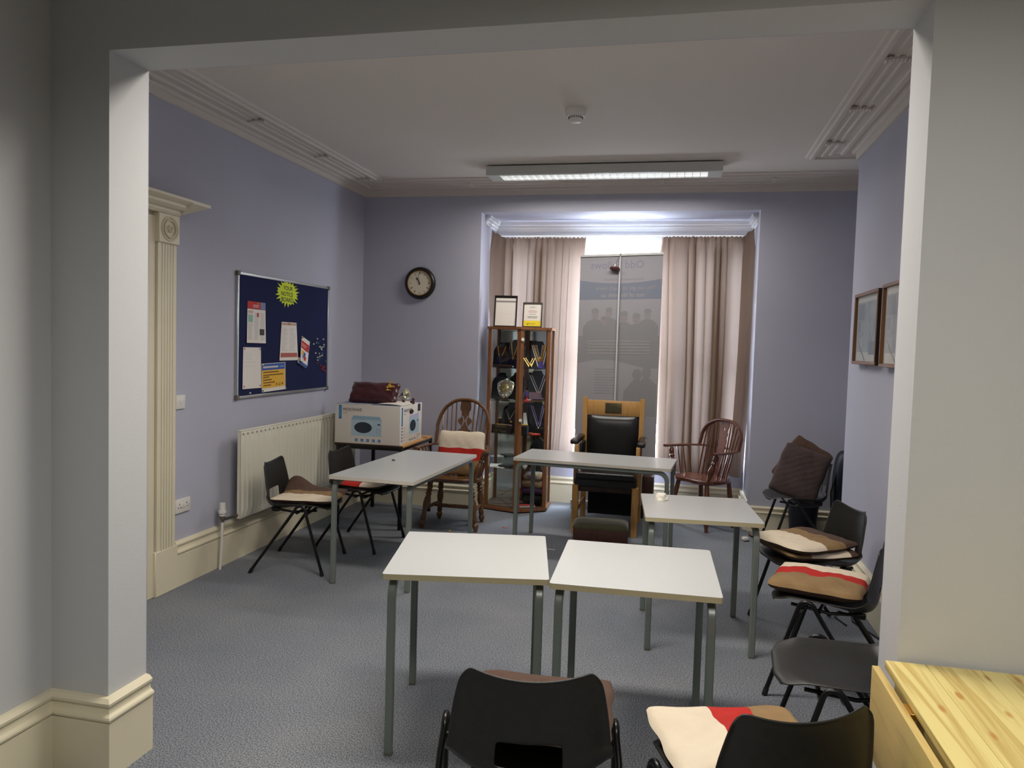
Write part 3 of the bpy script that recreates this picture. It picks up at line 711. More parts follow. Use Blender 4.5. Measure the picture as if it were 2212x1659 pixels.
chairs = [('black plastic chair with cream and tan cushion in front of the radiator', (-2.585, 4.885), -80.8),
          ('black plastic chair tucked under the long table by the microwave box', (-2.405, 5.535), -92.5),
          ('black plastic chair seen from behind in the middle foreground', (-.385, 2.132), 9.8),
          ('black plastic chair seen from behind, with a wide striped cushion, by the pine table', (.251, 2.09), 23.5),
          ('empty black plastic chair with bare seat beside the opening', (.655, 2.93), 86),
          ('black plastic chair holding one cream, red and tan cushion', (.770, 3.830), 72),
          ('black plastic chair holding two stacked cushions', (.790, 4.545), 106),
          ('black plastic chair in the corner with brown cushions propped on it', (.985, 6.44), 91)]
c0 = make_chair(chairs[0][0]); c0.location = (*chairs[0][1], 0); c0.rotation_euler = (0, 0, math.radians(chairs[0][2]))
for lb, p, a in chairs[1:]: dup(c0, (*p, 0), math.radians(a), lb)

# ------------------------------------------------------------------ cushions
def cushion(label, stripes, M, w=.42, d=.40, h=.045, under=BROWNC, seed=0, lift=None, corner=.002, wr=.6, name='seat_cushion', group='striped seat cushions', axis='u', angle=50):
    """stripes = [(upto, material)] across u (or v); M places it"""
    rnd = random.Random(seed); ph = [rnd.random() * 6 for _ in range(6)]
    def fn(sgn):
        def f(u, v):
            s, q = 2 * u - 1, 2 * v - 1
            e = max(0, (1 - abs(s) ** 4) * (1 - abs(q) ** 4))
            px = 1 - .045 * (1 - q * q) * abs(s) ** 3 * 0 - .03 * (1 - abs(q) ** 2) * (abs(s) ** 4)
            x = s * w / 2 * (1 - .030 * (1 - q * q) - .07 * (abs(s) * abs(q)) ** 5) + .003 * math.sin(9 * q + ph[4]); y = q * d / 2 * (1 - .030 * (1 - s * s) - .07 * (abs(s) * abs(q)) ** 5) + .003 * math.sin(8 * s + ph[5])
            z = sgn * h / 2 * e ** .42
            z += (.006 * math.sin(5 * s + ph[0] + 2 * q) + .005 * math.sin(7 * q + ph[1] + s * 3) + .0035 * math.sin(13 * s + 9 * q + ph[2]) + .002 * math.sin(25 * q - 17 * s + ph[3])) * e * wr
            z += corner * (abs(s) * abs(q)) ** 6
            if lift: z += lift(s, q)
            return (x, y, z)
        return f
    def mf(u, v):
        k = u if axis == 'u' else v
        for lim, m in stripes:
            if k <= lim: return m
        return stripes[-1][1]
    b = MB(); b.grid(fn(1), 40, 40, CREAMC, mf=mf)
    b.grid(fn(-1), 40, 40, under)
    o = b.build(name, None, angle)
    o.matrix_world = M
    tag(o, label, 'cushion', group); return o
def on_chair(i, x=0.0, y=.04, z=.475, rz=0.0, rx=0.0, ry=0.0):
    p, a = chairs[i][1], math.radians(chairs[i][2])
    return Matrix.Translation((p[0], p[1], 0)) @ Matrix.Rotation(a, 4, 'Z') @ Matrix.Translation((x, y, z)) @ Matrix.Rotation(rz, 4, 'Z') @ Matrix.Rotation(ry, 4, 'Y') @ Matrix.Rotation(rx, 4, 'X')
# u runs to the sitter's right
seatlift = lambda s, q: .010 * s * s
cushion('cream, tan and brown cushion with a turned-up corner on the radiator chair', [(.36, BROWNC), (.66, TANC), (1, CREAMC)], on_chair(0, .0, .07, .482, .0), .44, .45, .055, seed=1, lift=lambda s, q: .012 * s * s + .085 * math.exp(-((s + .85) ** 2 / .10 + (q + .75) ** 2 / .22)))
cushion('cream and red cushion under the long table', [(.25, BROWNC), (.62, REDC), (1, CREAMC)], on_chair(1, .0, .05, .486, 1.45), .42, .42, .06, seed=2, lift=seatlift)
cushion('brown cushion turned face down on the middle foreground chair', [(1, BROWNC)], on_chair(2, .03, .10, .494, -.10), .45, .42, .06, under=CREAMC, seed=3, lift=seatlift)
cushion('cream, red and tan striped cushion on the foreground chair by the pine table', [(.42, CREAMC), (.69, REDC), (1, TANC)], on_chair(3, -.01, .085, .490, -.12), .46, .45, .065, seed=4, lift=seatlift)
cushion('tan, red and cream striped cushion on the chair beyond the empty one', [(.48, TANC), (.70, REDC), (1, CREAMC)], on_chair(5, .0, .075, .494, .0), .44, .43, .075, seed=5, lift=seatlift)
cushion('lower cushion of the stacked pair, cream side towards us', [(.30, TANC), (.85, CREAMC), (1, BROWNC)], on_chair(6, .0, .05, .490, -1.45), .43, .43, .060, seed=6, lift=seatlift)
cushion('upper cushion of the stacked pair, cream tip pointing at the desk', [(.45, CREAMC), (.74, TANC), (1, BROWNC)], on_chair(6, -.01, .08, .545, -1.20), .46, .43, .060, seed=7, lift=lambda s, q: .010 * s * s - .010)
HB = lambda x, y, z, rz, rx, roll: Matrix.Translation((x, y, z)) @ Matrix.Rotation(rz, 4, 'Z') @ Matrix.Rotation(math.radians(rx), 4, 'X') @ Matrix.Rotation(math.radians(roll), 4, 'Z')
cushion('large dark brown cushion propped upright on the corner chair', [(1, BROWND)], HB(.972, 6.385, .638, -.20, 70, -17), .375, .43, .09, under=BROWND, seed=8, group='brown cushions on the corner chair')
cushion('brown cushion with pale piping standing behind the large dark one', [(1, BROWNC)], HB(1.005, 6.505, .690, -.20, 76, -30), .34, .40, .05, under=CREAMC, seed=9, group='brown cushions on the corner chair')


# ------------------------------------------------------------------ Windsor armchairs
def bez(P, n):
    """smooth path through control points (Catmull-Rom)"""
    P = [Vector(p) for p in P]; out = []
    Q = [P[0] * 2 - P[1]] + P + [P[-1] * 2 - P[-2]]
    for i in range(1, len(Q) - 2):
        for k in range(n):
            t = k / n; a, b, c, d = Q[i - 1], Q[i], Q[i + 1], Q[i + 2]
            out.append(0.5 * ((2 * b) + (c - a) * t + (2 * a - 5 * b + 4 * c - d) * t * t + (3 * b - a - 3 * c + d) * t ** 3))
    out.append(P[-1]); return out
RINGS = [(0, .014), (.06, .018), (.12, .017), (.14, .024), (.17, .024), (.19, .017), (.21, .025), (.24, .025), (.26, .017), (.28, .026), (.31, .026), (.33, .018), (.40, .026), (.50, .030), (.58, .024), (.66, .019), (.74, .022), (.80, .024), (.83, .017), (.86, .026), (.91, .027), (.96, .017), (1, .014)]
PLAINL = [(0, .018), (.2, .022), (.5, .024), (.8, .019), (.85, .022), (.88, .018), (1, .015)]
def mirror_outline(prof):
    return [(w, h) for h, w in prof] + [(-w, h) for h, w in prof[::-1]]
def windsor(label, c, a, bow_z, arm_z, W, legp, rich):
    t = thing('windsor_armchair', label, 'armchair', (c[0], c[1], 0), a, 'wooden Windsor armchairs')
    sz = .445
    def seat_edge(th):
        x = .245 * math.copysign(abs(math.cos(th)) ** .75, math.cos(th)); y = .215 * math.copysign(abs(math.sin(th)) ** .75, math.sin(th))
        if y > .1: x *= 1.04; y -= .018 * max(0, 1 - (abs(x) / .10)) - .0
        if y < 0: x *= 1 - .12 * (-y / .215)
        return x, y
    N = 48; b = MB(); vs = []; fs = []
    rings = [(.0, -.018), (.5, -.014), (.80, -.004), (.95, .0), (1.0, -.008), (1.0, -.03), (.93, -.040), (.0, -.040)]
    for k, dz in rings:
        for i in range(N):
            x, y = seat_edge(2 * PI * i / N); vs.append((x * max(k, .001), y * max(k, .001), sz + dz + (-.006 * abs(x) / .25 if 0 < k <= .9 and y > 0 else 0)))
    for r in range(len(rings) - 1):
        for i in range(N): fs.append((r * N + i, r * N + (i + 1) % N, (r + 1) * N + (i + 1) % N, (r + 1) * N + i))
    b.add(vs, fs, W, True); b.build('seat', t)
    feet = {}
    for sx in (-1, 1):
        for sy in (-1, 1):
            top = Vector((sx * .175, sy * .135 - .01, sz - .03)); ft = Vector((sx * (.245 if sy > 0 else .20), sy * .185 - .005, 0))
            b = MB(); b.lathe(top, ft, legp, W, 14); b.build('leg', t); feet[sx, sy] = (top, ft)
    for sx in (-1, 1):
        p = feet[sx, 1][0].lerp(feet[sx, 1][1], .60); q = feet[sx, -1][0].lerp(feet[sx, -1][1], .60)
        b = MB(); b.lathe(p, q, [(0, .009), (.3, .014), (.5, .018), (.7, .014), (1, .009)], W, 10); b.build('side_stretcher', t)
    p = feet[-1, 1][0].lerp(feet[-1, 1][1], .6).lerp(feet[-1, -1][0].lerp(feet[-1, -1][1], .6), .5); q = Vector((-p.x, p.y, p.z))
    b = MB(); b.lathe(p, q, [(0, .009), (.1, .014), (.2, .017)] + [(.22 + .05 * k + d, r) for k in range(12) for d, r in ((0, .014), (.012, .019), (.036, .019), (.048, .014))] + [(.84, .017), (.9, .014), (1, .009)], W, 10); b.build('cross_stretcher', t)
    # arm bow
    arm = bez([(-.305, .20, arm_z), (-.300, .06, arm_z), (-.275, -.10, arm_z), (-.19, -.205, arm_z), (0, -.235, arm_z), (.19, -.205, arm_z), (.275, -.10, arm_z), (.300, .06, arm_z), (.305, .20, arm_z)], 8)
    rr = [.020 if (i < 14 or i > len(arm) - 15) else .016 for i in range(len(arm))]
    b = MB(); b.tube(arm, rr, W, 10, flat=(.62, 1.25)); b.build('arm_bow', t)
    for s in (-1, 1):
        b = MB(); b.lathe((s * .215, .155, sz - .01), (s * .290, .135, arm_z - .008), [(0, .015), (.2, .02), (.3, .028), (.42, .031), (.55, .022), (.62, .016), (.68, .024), (.74, .016), (.80, .022), (.9, .024), (1, .012)], W, 12); b.build('arm_post', t)
    # back hoop
    bh = .245; lean = .17
    by = lambda z: -.205 - lean * (z - arm_z)
    hoop = []
    hz = bow_z - arm_z
    for i in range(33):
        f = PI * i / 32; x = -bh * math.copysign(abs(math.cos(f)) ** .80, math.cos(f)) * (1.03 if .2 < math.sin(f) < .8 else 1); z = arm_z + hz * math.sin(f) ** .72
        hoop.append((x, by(z) + .03 * (abs(x) / bh) * (1 - (z - arm_z) / hz), z))
    b = MB(); b.tube(hoop, .0185, W, 10, flat=(.85, 1.2)); b.build('back_hoop', t)
    def hoop_z(x):
        best = max((p for p in hoop if abs(p[0] - x) < .03), key=lambda p: p[2] - 40 * abs(p[0] - x)); return best[2]
    for s in (-1, 1):
        for k in range(4):
            x1 = s * (.085 + .040 * k); z1 = hoop_z(x1) - .004; x0 = s * (.075 + .036 * k)
            y0s = -.165 + .022 * k
            b = MB(); b.lathe((x0 * .92, y0s, sz - .012), (x1, by(z1), z1), [(0, .006), (.15, .0085), (.45, .0075), (1, .0055)], W, 8); b.build('spindle', t)
        for k in range(3):
            y = -.06 + .062 * k; b = MB(); b.lathe((s * (.215 + .004 * k), y, sz - .012), (s * (.283 + .006 * k), y - .01, arm_z), [(0, .006), (.4, .008), (1, .006)], W, 8); b.build('arm_spindle', t)
    # pierced splat, upper and lower
    H = bow_z - arm_z
    tb = Vector((0, by(bow_z) + .0, bow_z - .012)); ta = Vector((0, by(arm_z), arm_z))
    up = (tb - ta).normalized()
    M = frame3(ta + Vector((0, -.005, 0)), (1, 0, 0), up); L = (tb - ta).length
    if rich:
        prof = [(0, .026), (.05, .026), (.08, .045), (.12, .054), (.17, .050), (.20, .034), (.23, .046), (.28, .062), (.33, .058), (.36, .034), (.42, .026), (.46, .042), (.52, .064), (.58, .060), (.62, .036), (.68, .032), (.76, .036), (.80, .048), (.88, .050), (1, .044)]
        def slot(h0, h1, x0, x1, w):
            a = [(x0 + (x1 - x0) * (math.sin(q * PI)), h0 + (h1 - h0) * q) for q in [i / 8 for i in range(9)]]
            return [(x - w, h * L) for x, h in a] + [(x + w, h * L) for x, h in a[::-1]]
        holes = [slot(.09, .31, s * .030, s * .014, .006) for s in (-1, 1)] + [slot(.42, .66, s * .026, s * .012, .006) for s in (-1, 1)] + [[(0, .12 * L), (.008, .20 * L), (0, .28 * L), (-.008, .20 * L)], [(0, .48 * L), (.006, .55 * L), (0, .62 * L), (-.006, .55 * L)]]
    else:
        prof = [(0, .040), (.10, .044), (.22, .050), (.30, .046), (.38, .036), (.46, .046), (.55, .050), (.62, .038), (.72, .044), (.85, .056), (1, .056)]
        holes = [[(0, .60 * L), (.014, .70 * L), (0, .82 * L), (-.014, .70 * L)], [(-.004, .30 * L), (-.010, .40 * L), (-.024, .55 * L), (-.012, .42 * L)], [(.004, .30 * L), (.012, .42 * L), (.024, .55 * L), (.010, .40 * L)]]
    b = MB(); b.plate([(w, h * L) for h, w in prof] + [(-w, h * L) for h, w in prof[::-1]], holes, .010, W, M); b.build('splat', t)
    la = Vector((0, -.165, sz - .01)); M2 = frame3(la, (1, 0, 0), (ta - la)); L2 = (ta - la).length
    b = MB(); b.plate(mirror_outline([(0, .030), (.3 * L2, .042), (.6 * L2, .034), (L2, .042)]), [[(0, .25 * L2), (.010, .5 * L2), (0, .75 * L2), (-.010, .5 * L2)]], .010, W, M2); b.build('lower_splat', t)
    return t
windsor('honey-brown Windsor armchair with pierced splat and upright cushion, left of the glass cabinet', (-1.875, 6.335), PI, 1.085, .685, WINDS, RINGS, True)
windsor('red-brown Windsor armchair turned sideways in front of the curtain', (.25, 7.10), math.radians(133), .955, .700, WINDR, PLAINL, False)
cushion('cream, red and tan cushion standing upright in the honey Windsor armchair', [(.32, TANC), (.60, REDC), (1, CREAMC)], Matrix.Translation((-1.862, 6.43, .625)) @ Matrix.Rotation(.05, 4, 'Z') @ Matrix.Rotation(math.radians(75), 4, 'X') @ Matrix.Rotation(0, 4, 'Z'), .43, .40, .085, under=BROWNC, seed=12, axis='v', wr=.25)

# ------------------------------------------------------------------ throne chair and footstool
th = thing('throne_chair', 'high oak armchair upholstered in black leather with a brass plate on its crest', 'armchair', (-.577, 6.72, 0), PI)
def part(name, boxes, m, parent, bev=.004, label=None):
    b = MB()
    for lo, hi in boxes: b.box(lo, hi, m, bev, 2)
    o = b.build(name, parent)
    if label: o['label'] = label
    return o
for s in (-1, 1):
    part('front_leg', [((s * .2525 - .026, .262, 0), (s * .2525 + .026, .314, .42))], OAK, th)
    b = MB(); b.bar((s * .255, -.31, 0), (s * .252, -.27, .5), .045, .05, OAK); b.bar((s * .252, -.27, .5), (s * .262, -.285, 1.135), .040, .045, OAK); b.build('rear_post', th)
    part('arm_support', [((s * .262 - .016, .20, .42), (s * .262 + .016, .245, .755))], OAK, th)
    b = MB(); b.box((s * .285 - .036, -.255, .752), (s * .285 + .036, .235, .795), LEATHER, .016, 3); b.build('arm_pad', th)
    part('side_rail', [((s * .25 - .011, -.27, .17), (s * .25 + .011, .27, .205))], OAK, th)
    part('side_panel', [((s * .25 - .012, -.25, .50), (s * .25 + .012, .05, .74))], LEATHER, th, .008)
part('crest_rail', [((-.242, -.300, .972), (.242, -.268, 1.108))], OAK, th)
part('brass_plate', [((-.075, -.268, .992), (.075, -.264, 1.088))], mat('aged_brass', (112, 104, 72), .45, .8, noise=(9, (70, 68, 54), .2)), th, .001)
b = MB()
def padf(x0, x1, z0, z1, y, bulge):
    def f(u, v):
        s, q = 2 * u - 1, 2 * v - 1; e = (1 - s ** 4) * (1 - q ** 4)
        return (x0 + (x1 - x0) * u, y + bulge * e ** .5, z0 + (z1 - z0) * v)
    return f
b.grid(padf(-.236, .236, .50, .970, -.275, .05), 20, 20, LEATHER); b.grid(padf(-.236, .236, .50, .970, -.275, -.012), 4, 4, LEATHER); b.build('back_pad', th)
b = MB(); b.box((-.262, -.26, .405), (.262, .312, .470), LEATHER, .006, 2); b.box((-.255, -.25, .462), (.255, .318, .530), LEATHER, .026, 4)
for k in range(9):
    for s in (-1, 1):
        b.lathe((s * (.262 - k * .006), .3125, .412), (s * (.262 - k * .006), .3155, .412), [(0, .0028), (1, .001)], BRASS, 6)
b.build('seat_pad', th)
part('seat_rail', [((-.235, -.25, .36), (.235, .285, .405))], DARKW, th)
b = MB(); b.grid(lambda u, v: (-.205 + .41 * u, -.265 + .006 * math.sin(u * 14), .055 + v * .33), 24, 2, BLACKC); b.grid(lambda u, v: (-.205 + .41 * u, -.270 + .006 * math.sin(u * 14), .055 + v * .33), 24, 2, BLACKC); b.build('back_cloth', th)
fs_ = thing('footstool', 'low footstool with green velvet top and dark wooden sides', 'footstool', (-.585, 6.262, 0), math.radians(4))
b = MB(); b.grid(lambda u, v: (-.226 + .452 * u, -.139 + .278 * v, .128 + .035 * ((1 - (2 * u - 1) ** 6) * (1 - (2 * v - 1) ** 6)) ** .5), 24, 20, GREEN); b.box((-.226, -.139, .112), (.226, .139, .129), GREEN); b.build('velvet_top', fs_)
b = MB(); b.box((-.222, -.135, .0), (.222, .135, .125), DARKW, .006, 2)
for k in range(14): b.lathe((-.21 + k * .0323, -.1385, .118), (-.21 + k * .0323, -.142, .118), [(0, .004), (1, .002)], BRASS, 6)
b.build('body', fs_)
tag(part('storage_box', [((-.300, 7.16, 0), (-.195, 7.36, .40))], DARKW, None, .004), 'narrow dark wooden box standing on the floor behind the throne', 'box')

# ------------------------------------------------------------------ display cabinet
cab = thing('display_cabinet', 'tall angular glass display cabinet in brown wood full of regalia', 'cabinet', (-1.5, 7.22, 0))
CV = [(-1.800, 7.065), (-1.460, 6.955), (-1.205, 7.140), (-1.215, 7.430), (-1.50, 7.485), (-1.79, 7.425)]
CC = Vector((-1.5, 7.22)); CL = [Vector((x, y)) - CC for x, y in CV]
def hexplate(k, z0, z1, m, b=None, bev=False):
    b = b or MB(); P = [p * k for p in CL]
    b.plate([(p.x, p.y) for p in P], [], z1 - z0, m, Matrix.Translation((0, 0, z0))); return b
CT = 1.765
hexplate(1.035, CT - .024, CT, CABW).build('top_board', cab)
hexplate(1.035, .012, .040, CABW).build('base_board', cab)
TILE = mat('cabinet_tile', (112, 84, 66), .5, noise=(30, (96, 70, 54), .2)); b = hexplate(.96, .040, .050, TILE)
for p, q in (((-.27, -.16), (.24, .06)), ((-.2, .12), (.0, -.24)), ((.05, .2), (.22, -.1))): b.bar((*p, .0508), (*q, .0508), .004, .002, mat('tile_joint', (40, 34, 30), .8))
b.build('tiled_floor', cab)
for i in range(6):
    p, q = CL[i], CL[(i + 1) % 6]; d = (q - p).normalized(); nrm = Vector((d.y, -d.x))
    wst = .036 if i in (0, 1) else .026
    mb = MB()
    for e, a in ((p, d), (q, -d)):
        o = [e, e + a * wst, e + a * wst - nrm * .022, e - nrm * .022 + a * .008]
        if a.dot(d) < 0: o = o[::-1]
        mb.hexa([(v.x, v.y, .040) for v in o] + [(v.x, v.y, CT - .024) for v in o], CABW)
    mb.build('stile', cab)
    a = p + d * wst - nrm * .008; c = q - d * wst - nrm * .008
    mb = MB(); mm = MIRROR if i in (3, 4) else CABGL
    mb.hexa([(a.x, a.y, .05), (c.x, c.y, .05), (c.x - nrm.x * .004, c.y - nrm.y * .004, .05), (a.x - nrm.x * .004, a.y - nrm.y * .004, .05),
             (a.x, a.y, CT - .026), (c.x, c.y, CT - .026), (c.x - nrm.x * .004, c.y - nrm.y * .004, CT - .026), (a.x - nrm.x * .004, a.y - nrm.y * .004, CT - .026)], mm)
    mb.build('mirror_pane' if i in (3, 4) else 'glass_pane', cab)
SHZ = (1.375, 1.058, .742, .415)
for z in SHZ: hexplate(.90, z - .006, z, SHELFGL).build('glass_shelf', cab)
p, q = CL[1], CL[2]; d = (q - p).normalized(); nrm = Vector((d.y, -d.x))
for z in (1.645, .885):
    c = p + d * .018; b = MB(); b.lathe((c.x, c.y, z), (c.x + nrm.x * .014, c.y + nrm.y * .014, z), [(0, .006), (.3, .006), (.4, .016), (.9, .016), (1, .012)], WPLAST, 16); b.build('door_knob', cab)

# ---- regalia inside
BUST = [(-.082, 0), (.082, 0), (.092, .17), (.074, .215), (.046, .232), (.036, .262), (-.036, .262), (-.046, .232), (-.074, .215), (-.092, .17)]
def inclined(x, y, z, rz, lean): return Matrix.Translation((x, y, z)) @ Matrix.Rotation(rz, 4, 'Z') @ Matrix.Rotation(math.radians(90 - lean), 4, 'X')
def bust(label, x, y, z, rz, sc=1.0, lean=12, rib=None):
    """velvet necklace stand with a ribbon collar; local x across, y up, z towards the viewer"""
    t = thing('necklace_stand', label, 'display stand', group='velvet stands in the cabinet')
    t.matrix_world = inclined(x, y, z, rz, lean) @ Matrix.Diagonal((sc, sc, sc, 1))
    b = MB(); b.plate(BUST, [], .020, VELVET); b.build('velvet_form', t)
    b = MB(); b.box((-.03, .0, -.075), (.03, .012, 0), VELVET); b.bar((0, .004, -.07), (0, .2, -.002), .04, .006, VELVET); b.build('prop', t)
    return t
def collar(label, cat, x, y, z, rz, sc, lean, top, bot, w, cols, pend=None, name='ribbon_collar', z0=.0215, bx=0.0):
    """V-shaped ribbon with stripe colours; top=(half spread,height) bot=height of the point"""
    t = thing(name, label, cat, group='ribbon collars in the cabinet'); t.matrix_world = inclined(x, y, z, rz, lean) @ Matrix.Diagonal((sc, sc, sc, 1))
    for s in (-1, 1):
        b = MB(); n = len(cols)
        for k, m in enumerate(cols):
            a0, a1 = w * (k / n - .5), w * ((k + 1) / n - .5)
            pts = lambda a: ((s * (top[0] + a), top[1]), (bx + s * max(0, a) , bot - a * 1.2))
            (x0, y0), (x1, y1) = pts(a0); (x2, y2), (x3, y3) = pts(a1)
            b.add([(x0, y0, z0), (x1, y1, z0 + .002 + .001 * (s > 0)), (x3, y3, z0 + .002 + .001 * (s > 0)), (x2, y2, z0)], [(0, 1, 2, 3)], m)
        b.build('ribbon', t, fixn=False)
    if pend: pend(t)
    return t
def jewel(m, r, y, x=0.0, n=20, name='jewel'):
    def f(t):
        b = MB(); b.lathe((x, y, .024), (x, y, .032), [(0, r), (.5, r), (.55, r * .93), (.9, r * .9), (1, r * .8), (1, 0)], m, n); b.build(name, t)
    return f
bust('velvet necklace stand with the gold-striped collar, top shelf of the cabinet', -1.315, 7.20, SHZ[0], .50)
collar('maroon and gold striped collar with white edges and a gold badge', 'collar', -1.315, 7.20, SHZ[0], .50, 1, 12, (.055, .225), .045, .058, [WHITEC, PURPD, BRASS, PURPD, GOLD, PURPD, WHITEC], jewel(BRASS, .030, .075))
b = MB(); b.plate([(-.03, 0), (.045, 0), (.012, .07), (-.01, .07)], [], .006, PURPLE); o = b.build('purple_sash_end'); o.matrix_world = inclined(-1.300, 7.165, SHZ[0] + .001, .50, 14); tag(o, 'purple sash end hanging below the gold badge', 'ribbon')
collar('small dark purple collar with gold edges lying low at the front of the top shelf', 'collar', -1.386, 7.095, SHZ[0], .55, .8, 30, (.060, .13), .030, .036, [GOLD, PURPD, PURPD, GOLD], jewel(GOLD, .012, .035), bx=-.01)
bust('velvet stand with a thin chain, far left of the top shelf', -1.715, 7.235, SHZ[0], -.28, .92)
collar('thin brass chain with a dark blue bib on the far left stand', 'chain', -1.715, 7.235, SHZ[0], -.28, .92, 12, (.050, .22), .06, .010, [BRASS], jewel(NAVYV, .05, .07, 0, 12, 'bib'), name='chain_collar')
bust('velvet stand with the gold-edged purple sash, beside the cabinet centre post', -1.570, 7.230, SHZ[0], -.28, 1.03)
collar('broad dark purple sash edged in gold on the stand by the centre post', 'sash', -1.585, 7.225, SHZ[0], -.28, 1.03, 12, (.075, .235), .03, .085, [GOLD, NAVYV, NAVYV, NAVYV, NAVYV, NAVYV], jewel(SILVER, .008, .18, -.05))
rod = MB(); rod.lathe((-1.76, 7.115, SHZ[0] + .014), (-1.545, 7.045, SHZ[0] + .014), [(0, .008), (.06, .013), (.9, .013), (.95, .009), (1, .009)], DARKW, 12); tag(rod.build('ceremonial_baton'), 'dark brown baton lying along the front of the top shelf', 'baton')
bust('velvet stand with the plain purple ribbon, right side of the second shelf', -1.325, 7.225, SHZ[1], .50, 1.12)
collar('dark purple ribbon with pale edges on the second shelf right stand', 'collar', -1.325, 7.225, SHZ[1], .50, 1.12, 12, (.066, .225), .07, .024, [WHITEC, PURPD, PURPD, PURPD, PURPD, WHITEC], jewel(BRASS, .012, .066))
bust('bare velvet stand at the far left of the second shelf', -1.72, 7.23, SHZ[1], -.28, .95)
bust('bare velvet stand behind the silver shield', -1.56, 7.28, SHZ[1], -.2, .98)
bust('small velvet stand turned away behind the maroon case', -1.405, 7.21, SHZ[1], .2, .55)
mb = MB(); mb.plate([(-.07, 0), (.07, 0), (.06, .085), (-.06, .085)], [], .012, MAROON); mb.box((-.07, -.001, 0), (.07, .012, .05), MAROON); o = mb.build('presentation_case'); o.matrix_world = inclined(-1.335, 7.135, SHZ[1] + .006, .45, 25); tag(o, 'maroon presentation case propped open on the second shelf', 'case')
md = thing('medal', 'purple ribboned medal with a red triangular jewel on the second shelf', 'medal'); md.matrix_world = inclined(-1.412, 7.11, SHZ[1], .5, 10)
mb = MB(); mb.box((-.014, .05, 0), (.014, .10, .003), PURPLE); mb.box((-.017, .10, -.001), (.017, .106, .004), BRASS); mb.build('ribbon', md)
mb = MB(); mb.plate([(-.018, .006), (.018, .006), (0, .05)], [], .004, PRED); mb.build('jewel', md)
mb = MB(); mb.box((-.02, 0, -.01), (.02, .006, .012), VELVET); mb.build('stand', md)
mb = MB(); mb.box((-1.43, 7.045, SHZ[1]), (-1.375, 7.085, SHZ[1] + .018), PRED); mb.box((-1.40, 7.046, SHZ[1] + .0182), (-1.36, 7.086, SHZ[1] + .022), PAPER); tag(mb.build('red_booklet'), 'red booklet with white slip on the front of the second shelf', 'booklet')
gc = MB()
for k in range(16): gc.tube([(-1.355 + .0068 * k + .004 * math.cos(a), 7.095 + .0042 * k + .004 * math.sin(a), SHZ[1] + .006 + .003 * math.sin(a * 2 + k)) for a in [2 * PI * i / 8 for i in range(8)]], .0022, BRASS, 5, closed=True)
tag(gc.build('brass_chain'), 'coiled brass chain along the second shelf edge', 'chain')
# silver shield
sh_ = thing('silver_shield', 'silver shield trophy with small bosses round a gilt centre', 'trophy'); sh_.matrix_world = inclined(-1.635, 7.10, SHZ[1] + .012, -.22, 14)
so = [(0, 0), (.035, .018), (.068, .055), (.088, .10), (.092, .15), (.075, .172), (.04, .185), (.018, .20), (0, .212), (-.018, .20), (-.04, .185), (-.075, .172), (-.092, .15), (-.088, .10), (-.068, .055), (-.035, .018)]
def scal(k, z): return [(x * k, .108 + (y - .108) * k, z) for x, y in so]
mb = MB(); n = len(so); vs = scal(1, 0) + scal(1, .004) + scal(.9, .011) + scal(.45, .014); fs = [tuple(range(n))[::-1]]
for r in range(3): fs += [(r * n + i, r * n + (i + 1) % n, (r + 1) * n + (i + 1) % n, (r + 1) * n + i) for i in range(n)]
fs.append(tuple(3 * n + i for i in range(n))); mb.add(vs, fs, SILVER, True); mb.build('plate', sh_)
mb = MB(); mb.lathe((0, .115, .013), (0, .115, .026), [(0, .050), (.3, .048), (.4, .040), (.5, .036), (1, .028), (1, 0)], mat('pale_gilt', (220, 202, 150), .25, 1.0), 28); mb.build('centre_boss', sh_)
for k in range(9):
    a = PI / 2 + 2 * PI * k / 9; rx = .066 if abs(math.cos(a)) > .5 else .05; cy = .112 + (.078 if math.sin(a) > 0 else .085) * math.sin(a)
    mb = MB(); mb.lathe((rx * math.cos(a), cy, .010), (rx * math.cos(a), cy, .020), [(0, .014), (.5, .012), (1, .004)], SILVER, 14); mb.build('small_boss', sh_)
mb = MB(); mb.bar((0, .012, -.05), (0, .14, -.002), .03, .005, DARKW); mb.box((-.04, -.012, -.05), (.04, .0, .01), DARKW); mb.build('easel', sh_)
# third shelf
sg = thing('gift_fund_sign', 'black wooden sign lettered Gift Fund on the third shelf', 'sign'); sg.matrix_world = inclined(-1.655, 7.085, SHZ[2], -.29, 8)
mb = MB(); mb.box((-.11, 0, -.03), (.11, .082, 0), mat('sign_black', (28, 24, 20), .4), .003, 1); mb.build('board', sg)
GILT = mat('gilt_lettering', (122, 108, 78), .5)
text('Gift Fund', .036, GILT, Matrix.Translation((-.098, .012, .0006)), 'lettering', sg, shear=.35, sx=1.12)
mb = MB(); [mb.box((-.07 + .021 * k, .056, .0002), (-.058 + .021 * k + .006 * (k % 2), .074, .0008), mat('worn_lettering', (78, 72, 58), .6)) for k in range(6)]; mb.build('worn_line', sg)
pb = MB(); pb.box((-.055, .0825, -.025), (.03, .089, .004), PYEL); pb.box((.03, .0825, -.02), (.10, .088, .004), PINK); o = pb.build('paper_ribbon'); o.matrix_world = sg.matrix_world.copy(); tag(o, 'yellow and pink paper strip lying on top of the Gift Fund sign', 'paper')
bust('velvet stand with the bright purple ribbon, third shelf right', -1.315, 7.20, SHZ[2] + .06, .50, .98)
collar('purple ribbon with a silver oval jewel on the third shelf', 'collar', -1.315, 7.20, SHZ[2] + .06, .50, .98, 12, (.062, .215), .02, .026, [WHITEC, PURPLE, PURPLE, PURPLE, PURPLE, WHITEC], jewel(SILVER, .013, -.01))
